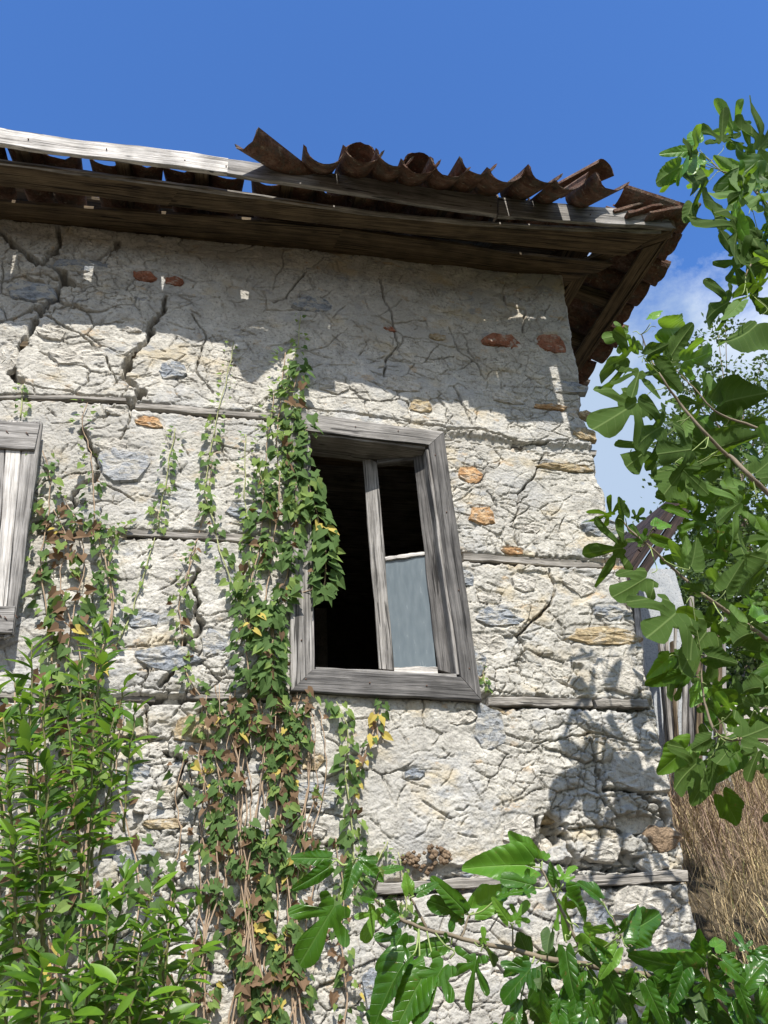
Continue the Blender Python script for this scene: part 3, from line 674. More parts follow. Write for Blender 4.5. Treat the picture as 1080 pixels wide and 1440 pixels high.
board('glazing_bar', sp(541, 783, .78), sp(597, 775, .22), sp(542, 788, .78), sp(598, 780, .22), .03, M['pale_wood'], sash, nrm=(0, -1, 0), cham=.0015)
a, b, c, d = sp(541, 786, .79), sp(598, 778, .2), sp(615, 941, .2), sp(553, 941, .79)
ofs = Vector((0, .014, 0))
V_ = [a+ofs, b+ofs, c+ofs, d+ofs, a+ofs*1.25, b+ofs*1.25, c+ofs*1.25, d+ofs*1.25]; org = a+ofs
obj('pane', mesh('pane', [v-org for v in V_], [(0, 1, 2, 3), (7, 6, 5, 4), (0, 4, 5, 1), (1, 5, 6, 2), (2, 6, 7, 3), (3, 7, 4, 0)], M['glass']), sash, Matrix.Translation(org), label='dusty glass pane with the blue grey sky reflection painted in, left in the lower half')
for px, py in [(500, 600), (560, 606), (612, 640), (628, 720), (645, 830), (660, 940), (430, 955), (520, 960), (600, 964), (424, 900)]:
    a_ = at(px, py, yc-.001); tubes('nail', [([a_+Vector((0, .01, 0)), a_+Vector((0, -.003, -.001))], .0028, .0034, 6)], M['nail'], win)
for px, py in [(40, 196), (150, 210), (260, 226), (318, 234), (450, 258), (560, 272), (690, 290), (830, 302), (930, 311)]:
    a_ = at(px, py, -.551); tubes('nail', [([a_+Vector((0, .01, 0)), a_+Vector((0, -.006, -.002))], .003, .0036, 6)], M['nail'], win)
# frame bead strip beside the sash
board('frame_bead', at(601, 630, -.01), at(643, 948, -.01), at(605, 631, -.01), at(647, 949, -.01), .012, M['pale_wood'], win, nrm=(0, -1, 0), cham=.001)

# room behind
room = empty('room', (0.8, .3, 2.0), house)
def slab(name, x0, x1, y0, y1, z0, z1, mat, parent, **k):
    c = Vector(((x0+x1)/2, (y0+y1)/2, (z0+z1)/2)); a, b, d = (x1-x0)/2, (y1-y0)/2, (z1-z0)/2
    V_ = [(sx*a, sy*b, sz*d) for sx in (-1, 1) for sy in (-1, 1) for sz in (-1, 1)]
    F_ = [(0, 1, 3, 2), (4, 6, 7, 5), (0, 4, 5, 1), (2, 3, 7, 6), (0, 2, 6, 4), (1, 5, 7, 3)]
    return obj(name, mesh(name, V_, F_, mat), parent, Matrix.Translation(c), **k)
XI = 1.86
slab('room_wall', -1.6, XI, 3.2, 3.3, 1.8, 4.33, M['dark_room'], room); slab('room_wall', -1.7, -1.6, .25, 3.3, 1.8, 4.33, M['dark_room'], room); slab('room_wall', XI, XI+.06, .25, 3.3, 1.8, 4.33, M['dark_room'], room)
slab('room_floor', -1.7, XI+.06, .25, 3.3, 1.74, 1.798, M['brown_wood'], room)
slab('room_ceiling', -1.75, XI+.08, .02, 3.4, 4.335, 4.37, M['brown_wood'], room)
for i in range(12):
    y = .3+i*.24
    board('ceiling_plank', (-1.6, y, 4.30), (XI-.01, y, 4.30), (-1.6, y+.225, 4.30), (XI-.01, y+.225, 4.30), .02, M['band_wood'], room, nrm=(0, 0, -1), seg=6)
slab('lit_door_reveal', .9, 1.0, 3.0, 3.19, 1.8, 4.2, M['pale_stone'], room)  # pale slab whose colour stands in for a lit door reveal
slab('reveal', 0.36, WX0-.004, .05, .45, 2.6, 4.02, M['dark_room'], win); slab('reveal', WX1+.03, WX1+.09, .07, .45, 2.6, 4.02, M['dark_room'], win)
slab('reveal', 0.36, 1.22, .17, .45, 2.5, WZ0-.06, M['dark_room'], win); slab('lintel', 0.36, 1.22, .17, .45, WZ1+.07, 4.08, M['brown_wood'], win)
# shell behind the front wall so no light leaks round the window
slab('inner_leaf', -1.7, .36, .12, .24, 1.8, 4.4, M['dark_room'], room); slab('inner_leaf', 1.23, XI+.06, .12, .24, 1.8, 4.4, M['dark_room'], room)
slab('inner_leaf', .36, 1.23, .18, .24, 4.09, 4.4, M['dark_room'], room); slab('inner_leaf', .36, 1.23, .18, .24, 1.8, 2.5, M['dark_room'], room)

# ------------------------------------------------------------------ shutter on the left
shut = empty('shutter', (-1.2, -.06, 3.1), house)
ys = -.085
def sv(px, py, y=ys): return at(px, py, y)
board('plank', sv(-75, 588), sv(-100, 905), sv(-22, 590), sv(-50, 902), .022, M['pale_wood'], shut, nrm=(0, -1, 0))
board('plank', sv(-21, 590), sv(-49, 902), sv(10, 592), sv(-12, 898), .022, M['grey_wood'], shut, nrm=(0, -1, 0))
board('plank', sv(11, 592, ys-.004), sv(-11, 898, ys-.004), sv(33, 593, ys-.004), sv(5, 896, ys-.004), .022, M['pale_wood'], shut, nrm=(0, -1, 0), ragged=.006)
board('plank', sv(34, 592), sv(6, 896), sv(60, 594), sv(19, 894), .022, M['grey_wood'], shut, nrm=(0, -1, 0), ragged=.006)
board('rail', sv(-75, 589, ys-.018), sv(56, 594, ys-.018), sv(-77, 625, ys-.018), sv(48, 632, ys-.018), .016, M['grey_wood'], shut, nrm=(0, -1, 0))
board('rail', sv(-98, 852, ys-.018), sv(21, 852, ys-.018), sv(-100, 890, ys-.018), sv(17, 890, ys-.018), .016, M['grey_wood'], shut, nrm=(0, -1, 0))
for px, py in [(12, 610), (40, 612), (25, 870), (2, 868), (10, 872)]:
    a = sv(px, py, ys-.019); b = a+Vector((-.012, -.004, .014))
    tubes('nail', [([a, b], .0018, .0022, 5)], M['nail'], shut)

# ------------------------------------------------------------------ roof
roof = empty('roof', (.8, -.3, 5.1), house)
yF = -.55
# front fascia in two lengths
def fb(px, py, y=yF): return at(px, py, y)
board('fascia_board', fb(-60, 172), fb(322, 222), fb(-60, 195), fb(322, 243), .022, M['pale_wood'], roof, nrm=(0, -1, 0), jit=.003, seg=20, ragged=.005, label='bleached front fascia board where the eave tiles are gone')
board('fascia_board', fb(321, 222, yF-.004), fb(700, 277), fb(319, 243, yF-.004), fb(700, 303), .022, M['grey_wood'], roof, nrm=(0, -1, 0), jit=.003, seg=20, ragged=.004)
board('fascia_board', fb(701, 277), fb(932, 299), fb(701, 303), fb(951, 321), .022, M['grey_wood'], roof, nrm=(0, -1, 0), jit=.003, seg=16)
fr = at(951, 321, yF); fl_ = at(-60, 195, yF)
zE = fr.z
def zfront(x): return fl_.z+(fr.z-fl_.z)*(x-fl_.x)/(fr.x-fl_.x)
XR = fr.x
# soffit planks under the front eave: outermost first (y, z) profile rising to the wall
def ln(pts, x): return float(np.interp(x, [q_[0] for q_ in pts], [q_[1] for q_ in pts]))
E0 = [(-150, 209), (0, 228), (175, 251), (350, 275), (540, 303), (715, 319), (930, 326)]
E1 = [(-150, 243), (0, 261), (250, 291), (400, 309), (540, 326), (865, 359), (878, 360)]
E2 = [(-150, 266), (0, 285), (250, 302), (400, 313), (540, 329), (840, 374), (862, 372)]
E3 = [(-150, 290), (0, 305), (400, 340), (795, 388), (840, 384)]
E4 = [(-150, 302), (0, 316), (400, 352), (795, 398), (800, 398)]
def sofline(E, dz, n=9):
    r = []
    for i in range(n):
        px = E[0][0]+(E[-1][0]-E[0][0])*i/(n-1); py = ln(E, px); p_ = atz(px, py, zE)
        for _k in range(3): p_ = atz(px, py, zfront(p_.x)-.012+dz)
        r.append(p_)
    return r
def strip_board(name, La, Lb, th, mat, i0, i1, **k):
    """a plank bent along its length, between two lines"""
    a, b = La[i0:i1+1], Lb[i0:i1+1]; X_ = (a[-1]-a[0]).normalized(); Z_ = Vector((0, 0, 1)); Z_ = (Z_-X_*X_.z).normalized(); Y_ = Z_.cross(X_)
    R_ = Matrix((X_, Y_, Z_)).transposed().to_4x4(); R_.translation = a[0]; Ri = R_.inverted(); V_ = []; F_ = []; n = 0
    for j in range(len(a)-1):
        for k_ in range(4+(j == len(a)-2)):
            f = k_/4; p_ = a[j].lerp(a[j+1], f); q_ = b[j].lerp(b[j+1], f); w = U(-.003, .003); w2 = U(-.003, .003); d = (q_-p_).normalized()
            for v in (p_+d*w, p_.lerp(q_, .3)-Z_*U(-.002, .003), p_.lerp(q_, .7)-Z_*U(-.002, .003), q_+d*w2, q_+d*w2+Z_*th, p_+d*w+Z_*th): V_.append(Ri @ v)
            n += 1
    for j in range(n-1):
        for k_ in range(6):
            A0 = j*6+k_; B0 = j*6+(k_+1) % 6; F_.append((A0, B0, B0+6, A0+6))
    F_.append(tuple(reversed(range(6)))); F_.append(tuple(range((n-1)*6, n*6)))
    return obj(name, mesh(name, V_, F_, mat), roof, R_, **k)
L0, L1, L2, L3, L4 = sofline(E0, 0), sofline(E1, .02), sofline(E2, .045), sofline(E3, .085), sofline(E4, .11)
L3b = [v+Vector((0, .006, .012)) for v in L3]; L4b = [v+Vector((0, .06, .03)) for v in L4]
strip_board('soffit_board', L0, L1, .022, M['brown_wood'], 0, 3); strip_board('soffit_board', L0, L1, .022, M['brown_wood'], 3, 8)
strip_board('soffit_board', L2, L3, .022, M['brown_wood'], 0, 5); strip_board('soffit_board', L2, L3, .022, M['brown_wood'], 5, 8)
strip_board('soffit_board', L3b, L4b, .022, M['brown_wood'], 0, 4); strip_board('soffit_board', L3b, L4b, .022, M['brown_wood'], 4, 8)
L0b = [v+Vector((0, -.004, .006)) for v in L0]; L0c = [v+Vector((0, .010, -.008)) for v in L0]
strip_board('edge_batten', L0b, L0c, .014, M['band_wood'], 0, 8)
# hip board and right side
A = Vector((2.13, .0, zE+.115)); B = Vector((XR-.015, -.51, zE-.012))
dirn = (B-A).normalized(); sd_ = Vector((-dirn.y, dirn.x, 0)).normalized()
board('hip_board', A-sd_*-.03, B-sd_*-.03, A-sd_*.03, B-sd_*.03, .03, M['brown_wood'], roof, nrm=(0, 0, -1), jit=.003)
XRt = XR-.02
def ss(x, y):  # right soffit height
    f = (x-2.13)/(XR-2.13); return zE+.12-.125*f
YB = 3.6
for i, (xa, xb) in enumerate([(2.12, 2.215), (2.235, 2.315), (XR-.115, XR-.03)]):
    ya_ = -(xa-2.13)/(XR-2.13)*.51+.04; yb_ = -(xb-2.13)/(XR-2.13)*.51+.04
    board('soffit_board', (xa, ya_, ss(xa, 0)), (xa, YB, ss(xa, 0)), (xb, yb_, ss(xb, 0)), (xb, YB, ss(xb, 0)), .02, M['brown_wood'], roof, nrm=(0, 0, -1), jit=.004, seg=20)
for k in range(8):
    y = .12+k*.42
    board('rafter', (2.0, y, zE+.19), (XR-.03, y, zE+.03), (2.0, y+.07, zE+.19), (XR-.03, y+.07, zE+.03), .08, M['brown_wood'], roof, nrm=(0, 0, -1), seg=6)
board('fascia_board', (XR, yF, zE-.004), (XR, YB, zE+.03), (XR, yF, zE+.075), (XR, YB, zE+.11), .022, M['brown_wood'], roof, nrm=(1, 0, 0), jit=.003, seg=20)
# front rafters and roof boarding
SL_ = .34   # roof pitch (rise per metre)
for k in range(11):
    x = -2.4+k*.44+U(-.03, .03); z = zfront(x)+.035
    if x > 1.9: continue
    board('rafter', (x, yF+.026, z), (x, 1.8, z+SL_*(1.8-yF)), (x+.07, yF+.026, z), (x+.07, 1.8, z+SL_*(1.8-yF)), .075, M['brown_wood'], roof, nrm=(0, 0, -1), seg=6)
def roofz(x, y):
    zf = zfront(x)+.115+SL_*(y-yF)
    zr_ = zE+.115+SL_*(XR-x)
    return min(zf, zr_)
for k in range(11):
    y = -.05+k*.19
    x1 = XR-(y-yF)-.02
    if x1 < 0: continue
    board('roof_plank', (-2.6, y, roofz(-2.6, y)), (x1, y, zfront(x1)+.115+SL_*(y-yF)), (-2.6, y+.18, roofz(-2.6, y)+SL_*.18), (x1-.18, y+.18, zfront(x1-.18)+.115+SL_*(y+.18-yF)), .018, M['brown_wood'], roof, nrm=(0, 0, -1), seg=10, jit=.002)
for k in range(4):
    y0_ = .3
    xa, xb = XR-.5-k*.2, XR-.68-k*.2
    board('roof_plank', (XR-.32-k*.2, YB, zE+.115+SL_*(.32+k*.2)), (XR-.32-k*.2, -.2+k*.2, zE+.115+SL_*(.32+k*.2)), (xa, YB, zE+.115+SL_*(.5+k*.2)), (xa, -.02+k*.2, zE+.115+SL_*(.5+k*.2)), .018, M['brown_wood'], roof, nrm=(0, 0, -1), seg=8)

# clay tiles: half-cone troughs; local Y up the slope, local Z out of the roof; lip at y=0
def tilemesh(w0, w1, L_, th, chip, seed):
    r = random.Random(seed); na, nl = 10, 6
    V_ = []; F_ = []
    for layer in (0, 1):
        for j in range(nl+1):
            s = j/nl; w = w0+(w1-w0)*s
            for i in range(na+1):
                an = math.pi*(.04+.92*i/na); R_ = w/2-(th if layer else 0)
                y = s*L_
                if j == 0: y += chip*(.5+.5*math.sin(i*1.7+seed))*r.uniform(.2, 1.0)+ (0 if layer else 0)
                V_.append((-math.cos(an)*R_, y, R_*.75-math.sin(an)*R_*.78 + (0.0)))
    n1 = (nl+1)*(na+1)
    for j in range(nl):
        for i in range(na):
            a = j*(na+1)+i
            F_.append((a, a+na+1, a+na+2, a+1)); F_.append((n1+a, n1+a+1, n1+a+na+2, n1+a+na+1))
    for i in range(na):
        F_.append((i, i+1, n1+i+1, n1+i)); a = nl*(na+1)+i; F_.append((a+1, a, n1+a, n1+a+1))
    for j in range(nl):
        a = j*(na+1); F_.append((a, n1+a, n1+a+na+1, a+na+1)); a += na; F_.append((a, a+na+1, n1+a+na+1, n1+a))
    return mesh('roof_tile', V_, F_, M['tile'], smooth=False)
TM = [tilemesh(.215, .165, .46, .017, c, i) for i, c in enumerate((.004, .012, .022, .008, .016))]
def tile(org, up, out_n, me=None, flip=False, sc=1.0, twist=0.0, label=None):
    Y_ = Vector(up).normalized(); Z_ = Vector(out_n); Z_ = (Z_-Y_*Z_.dot(Y_)).normalized()
    if flip: Z_ = -Z_
    X_ = Y_.cross(Z_)
    R = Matrix((X_, Y_, Z_)).transposed()
    R = (R @ Matrix.Rotation(twist, 3, 'Y')) if twist else R
    R4 = (R*sc).to_4x4(); R4.translation = org
    o = obj('roof_tile', me or rnd.choice(TM), roof, R4)
    if label: o['label'] = label
    return o
upF = Vector((0, 1, SL_)); nF = Vector((0, -SL_, 1))
# channel tiles along the front eave: lip pixel centre and protrusion
front = [(455, 224, .20), (511, 222, .20), (553, 227, .21), (592, 238, .21), (630, 241, .22), (671, 238, .24), (713, 250, .24), (764, 250, .28), (806, 260, .27), (858, 260, .32)]
tw = [0.02, -.05, .05, -.1, .12, 0, -.15, .05, -.35, .12]
for (px, py, pr), w in zip(front, tw):
    p_ = at(px, py, yF-pr); x = p_.x
    base = Vector((x, yF-pr, p_.z-.03))
    # the tile rests on the fascia top
    zt = zfront(x)+.10
    up = (Vector((x+U(-.015, .015), yF+.05, zt+.02))-base).normalized()
    if up.z < .1: up.z = .12
    tile(base, up, nF, twist=w, sc=U(.96, 1.08), me=TM[rnd.randint(0, 4)])
# second and further courses of channels, covers over their joints
def course(y, xs, flip=False, dz=0.0):
    for x in xs:
        z = roofz(x, y)+.03+dz
        if zfront(x)+SL_*(y-yF) > zE+SL_*(XR-x): continue
        tile(Vector((x+U(-.012, .012), y, z)), upF+Vector((U(-.05, .05), 0, U(-.02, .03))), nF, flip=flip, twist=U(-.06, .06))
xsr = [.62+i*.205 for i in range(9)]
course(-.42, xsr); course(-.07, xsr); 
course(.28, [-2.3+i*.205 for i in range(22)]); course(.63, [-2.3+i*.205 for i in range(20)])
course(-.10, [-2.35+i*.205 for i in range(8)], dz=.0)
course(-.16, [-.55, -.34, -.12, .08, .27], dz=-.01)
def lowtile(px0, px1, y):
    x0, x1 = at(px0, 240, y).x, at(px1, 240, y).x; x = x0+.09
    while x < x1:
        tile(Vector((x, y+U(-.03, .03), zfront(x)+.058+U(0, .01))), (U(-.08, .08), 1, SL_*.7), nF, twist=U(-.2, .2), sc=.95); x += .19
for a_, b_ in ((-340, 92), (118, 262), (296, 345), (352, 640)): lowtile(a_, b_, -.46)
course(-.3, [x+.1 for x in xsr[1:8]], True, .07); course(.05, [x+.1 for x in xsr[:8]], True, .08)
# cover tiles that show over the channels
for px, py, pr, tx, ty in [(507, 200, .12, .1, .0), (590, 214, .14, 0, .0), (852, 226, .20, -.55, .0)]:
    p_ = at(px, py, yF-pr); tile(Vector((p_.x, yF-pr, p_.z)), (tx, 1, SL_+.05), nF, flip=True, sc=.82)
# the slipped tile standing askew on the fascia, left of the row
p0 = at(345, 206, yF-.17)
tile(p0, Vector((.72, .50, .18)), Vector((.05, -.45, 1)), me=TM[1], sc=.92, twist=-.1, label='slipped roof tile lying askew at the left end of the eave row')
for i, (pa, pb) in enumerate([((866, 297), (917, 284)), ((885, 300), (940, 286)), ((915, 300), (986, 288))]):
    ya_ = yF-.02-.03*i; A_l, B_l = at(*pa, ya_), at(*pb, ya_)
    board('flat_tile', A_l, B_l, A_l+Vector((.05, .30, .07)), B_l+Vector((.05, .30, .07)), .018, M['tile'], roof, nrm=(0, 0, -1), seg=5, jit=.003, ragged=.01)
# right-hand eave: channels pointing out to the right
upR = Vector((-1, 0, SL_)); nR = Vector((SL_, 0, 1))
for k in range(15):
    y = -.52+k*.205
    pr = .17+U(-.07, .08)
    if k < 2: pr = .10+.03*k
    z = zE+.085-.03
    tile(Vector((XR+pr, y, z+U(-.01, .01))), upR+Vector((0, U(-.1, .1), 0)), nR, twist=U(-.12, .12))
    if k > 2: tile(Vector((XR-.15, y, z+.12)), upR, nR)
    tile(Vector((XR+pr-.06, y+.1, z+.085)), upR+Vector((0, U(-.1, .1), 0)), nR, flip=True, sc=.9)
# hip tiles
for k in range(1, 5):
    f = k/5; p_ = Vector((XR+.06-f*1.2, yF-.10+f*1.2, zE+.22+f*.40)); tile(p_, (-1, 1, .38), (0, 0, 1), flip=True, sc=1.0)

# ------------------------------------------------------------------ ground
def terrain(A, B):
    n = .25*(fbm(A*.5+9, B*.5+4, 401, 4)-.5)
    bank = smooth(1.9, 2.7, A+B*.0)*smooth(-1.2, .7, B)*1.30+np.clip(B-.5, 0, 6)*.62*smooth(1.9, 2.9, A)
    far = 2.2*smooth(8, 40, np.hypot(A, B))
    return np.stack([A, B, -.02+n*smooth(2, 4, np.abs(A)+np.abs(B)*.5)+bank*smooth(1.8, 2.3, A)+far*.6], -1)
A_, B_ = np.meshgrid(np.concatenate([np.linspace(-400, -12, 14), np.linspace(-10, 14, 120), np.linspace(16, 400, 14)]), np.concatenate([np.linspace(-400, -12, 14), np.linspace(-10, 14, 120), np.linspace(16, 400, 14)]))
P = terrain(A_, B_); n_ = A_.shape[0]; I = np.arange(n_*n_).reshape(n_, n_)
ground = obj('ground', fastmesh('ground', P.reshape(-1, 3), np.stack([I[:-1, :-1], I[:-1, 1:], I[1:, 1:], I[1:, :-1]], -1).reshape(-1, 4), M['soil']), kind='structure')
def tz(x, y): return float(terrain(np.array([[x]]), np.array([[y]]))[0, 0, 2])

# ------------------------------------------------------------------ foliage helpers
def polar_leaf(name, rfun, c0, mat, na=96, nr=9, fold=.25, droop=.25, wave=.05, seed=0):
    r = random.Random(seed); V_ = []; F_ = []; UVc = []
    ph = r.uniform(0, 6)
    V_.append((c0, 0)); 
    for j in range(1, nr+1):
        for i in range(na):
            th = 2*math.pi*i/na-math.pi; R_ = rfun(th)*(j/nr)
            V_.append((c0+R_*math.cos(th), R_*math.sin(th)))
    for i in range(na): F_.append((0, 1+i, 1+(i+1) % na))
    for j in range(nr-1):
        for i in range(na):
            a = 1+j*na+i; b = 1+j*na+(i+1) % na; F_.append((a, a+na, b+na, b))
    P3 = []
    for x, y in V_:
        z = fold*abs(y)**1.1-droop*max(0, x)**2*.5+droop*.15+wave*math.sin(x*9+ph)*abs(y)*2.2+wave*.4*math.sin(y*17+ph)
        s_ = (x-abs(y))*7; z += .008*math.cos(2*math.pi*s_)*min(1, abs(y)*8)
        P3.append((x, y, z))
    me = mesh(name, P3, F_, mat, smooth=True)
    uvl = me.uv_layers.new(name='UVMap'); arr = np.zeros(len(me.loops)*2, dtype=np.float32)
    li = np.zeros(len(me.loops), dtype=np.int32); me.loops.foreach_get('vertex_index', li)
    xy = np.array(V_, dtype=np.float32); arr[0::2] = xy[li, 0]; arr[1::2] = xy[li, 1]
    uvl.data.foreach_set('uv', arr)
    return me
def lobes(lb, r0):
    def f(th):
        best = r0
        for a, L_, w in lb:
            d = abs((th-a+math.pi) % (2*math.pi)-math.pi)/w
            if d < 1: best = max(best, r0*.9+(L_-r0*.9)*(1-d**2.6)**.75)
        n = .025*math.sin(th*23)+.015*math.sin(th*41+1)
        if abs(th) > 2.75: best *= .35+.65*(math.pi-abs(th))/.39
        return best*(1+n*.5)
    return f
def ovate(w, tip=.18, ser=.03, side=0.0):
    def f(th):
        a, b = .5, w
        r_ = a*b/math.sqrt((b*math.cos(th))**2+(a*math.sin(th))**2)
        r_ *= 1+tip*math.exp(-(th/.22)**2)-.10*math.exp(-((abs(th)-.62)/.3)**2)+side*math.exp(-((abs(th)-1.25)/.3)**2)
        if abs(th) > 2.8: r_ *= .45+.55*(math.pi-abs(th))/.34
        return r_*(1+ser*(((th*9) % 1)-.5))
    return f
FL = {}
for mk in ('fig_leaf', 'fig_leaf_young', 'fig_leaf_glossy'):
    mt_ = M[mk]; sfx = mk
    Pf = lambda f, c0, sd_, fo, dr, wv=.05: polar_leaf('leaf', f, c0, mt_, seed=sd_, fold=fo, droop=dr, wave=wv)
    FL[mk] = {
     'F': [Pf(lobes([(0, .68, .29), (.90, .56, .27), (-.90, .56, .27), (1.80, .42, .31), (-1.80, .42, .31)], .13), .32, 1, .12, .2),
           Pf(lobes([(0, .70, .31), (.82, .54, .30), (-.95, .50, .27), (1.95, .34, .34), (-1.80, .38, .30)], .15), .30, 2, .3, .55, .08),
           Pf(lobes([(.05, .68, .27), (.98, .50, .25), (-.85, .58, .28), (1.75, .44, .28), (-1.95, .36, .33)], .12), .32, 12, .22, .35, .07)],
     'T': [Pf(lobes([(0, .70, .42), (1.05, .50, .33), (-1.05, .50, .33), (2.1, .30, .36), (-2.1, .30, .36)], .18), .32, 3, .2, .4, .07),
           Pf(lobes([(0, .72, .40), (.95, .50, .30), (-1.2, .38, .40), (2.15, .28, .36), (-2.1, .28, .36)], .18), .30, 4, .42, .6, .08),
           Pf(lobes([(0, .70, .46), (1.15, .42, .34), (-1.0, .52, .30), (2.2, .26, .4), (-2.2, .26, .4)], .17), .32, 14, .3, .2, .06)],
     'O': [Pf(ovate(.30, .22, .04, .12), .48, 5, .25, .4, .07), Pf(ovate(.27, .26, .04, -.08), .48, 6, .45, .6, .09), Pf(lobes([(0, .72, .5), (1.2, .40, .42), (-1.35, .34, .4), (2.3, .26, .4), (-2.3, .26, .4)], .2), .30, 16, .5, .3, .08)],
     'N': [Pf(ovate(.21, .25), .48, 7, .5, .6, .08), Pf(ovate(.17, .25), .48, 8, .55, .3, .08)]}
def place_leaf(parent, bpx, tpx, typ, y, side=1, young=False, tilt=.38, att=None, name='leaf', face=None, shiny=False):
    """leaf from base pixel to tip pixel; y depth of the base; side=-1 shows the underside"""
    dy = U(-.05, .05); b = at(*bpx, y); tpt = at(*tpx, y+dy)
    X_ = tpt-b; Ln = X_.length; X_.normalize()
    toC = (Vector(CAM)-b).normalized()
    n = toC*side+Vector((U(-tilt, tilt), U(-tilt, tilt), U(-tilt, tilt)+.15))
    if face is not None: n = Vector(face)
    n = (n-X_*n.dot(X_)).normalized(); Y_ = n.cross(X_)
    R4 = (Matrix((X_, Y_, n)).transposed()*Ln*(1.1 if typ in 'FT' else 1.0)).to_4x4(); R4.translation = b
    me = rnd.choice(FL['fig_leaf_young' if young else ('fig_leaf_glossy' if shiny else 'fig_leaf')][typ])
    o = obj(name, me, parent, R4)
    if att is not None:
        mid = (b+att)/2+Vector((0, 0, -.006)); pts = [att, mid, b, b+X_*Ln*.12]
        return o, (smoothline(pts, 4), .0022, .0016, 5)
    return o, None
def nearest(pts, p):
    return min(pts, key=lambda q: (q-p).length)

# ------------------------------------------------------------------ fig tree on the right
YT = -1.0
fig = empty('fig_tree', (3.4, -1.3, tz(3.4, -1.3)), label='fig tree with big lobed leaves reaching in from beside the house corner', cat='tree')
root = Vector((3.4, -1.3, tz(3.4, -1.3)-.05))
trunk_pts = smoothline([root, root+Vector((-.05, .05, 1.0)), root+Vector((.05, .1, 2.0)), root+Vector((-.1, .15, 3.0))], 5)
tubes('trunk', [(trunk_pts, .07, .03, 10)], M['fig_bark'], fig)
br_px = [
 ([(1300, 560), (1180, 420), (1100, 320), (1082, 292), (1067, 275), (1055, 260), (1043, 246), (1017, 242), (1000, 226)], YT+.05, .012, .003),
 ([(1300, 600), (1180, 440), (1120, 370), (1090, 320), (1072, 283), (1057, 293)], YT+.1, .010, .003),
 ([(1300, 620), (1160, 420), (1110, 300), (1082, 325), (1062, 362), (1050, 383), (1048, 405)], YT+.0, .008, .003),
 ([(1320, 900), (1180, 780), (1082, 695), (1054, 669), (1028, 643), (1020, 638), (988, 605), (955, 566), (933, 535), (914, 503), (902, 470)], YT-.05, .013, .0025),
 ([(1320, 980), (1180, 940), (1090, 905), (1066, 889), (1033, 866), (992, 838), (955, 807), (914, 769), (885, 745), (875, 731)], YT+.05, .011, .0025),
 ([(1320, 1090), (1180, 1060), (1080, 1040), (1029, 1040), (1007, 1031), (990, 985), (986, 921)], YT, .010, .0025),
 ([(1100, 620), (1060, 600), (1017, 585), (1000, 573), (975, 545), (950, 520)], YT, .007, .002),
]
allb = []
for pts, y, r1, r2 in br_px:
    P = [at(px, py, y+U(-.03, .03)) for px, py in pts]
    P = smoothline(P, 4, .002); P[0] = min(trunk_pts, key=lambda q_: (q_-P[0]).length)
    allb += P[2:]
    tubes('branch', [(P, r1, r2, 7)], M['fig_bark'], fig)
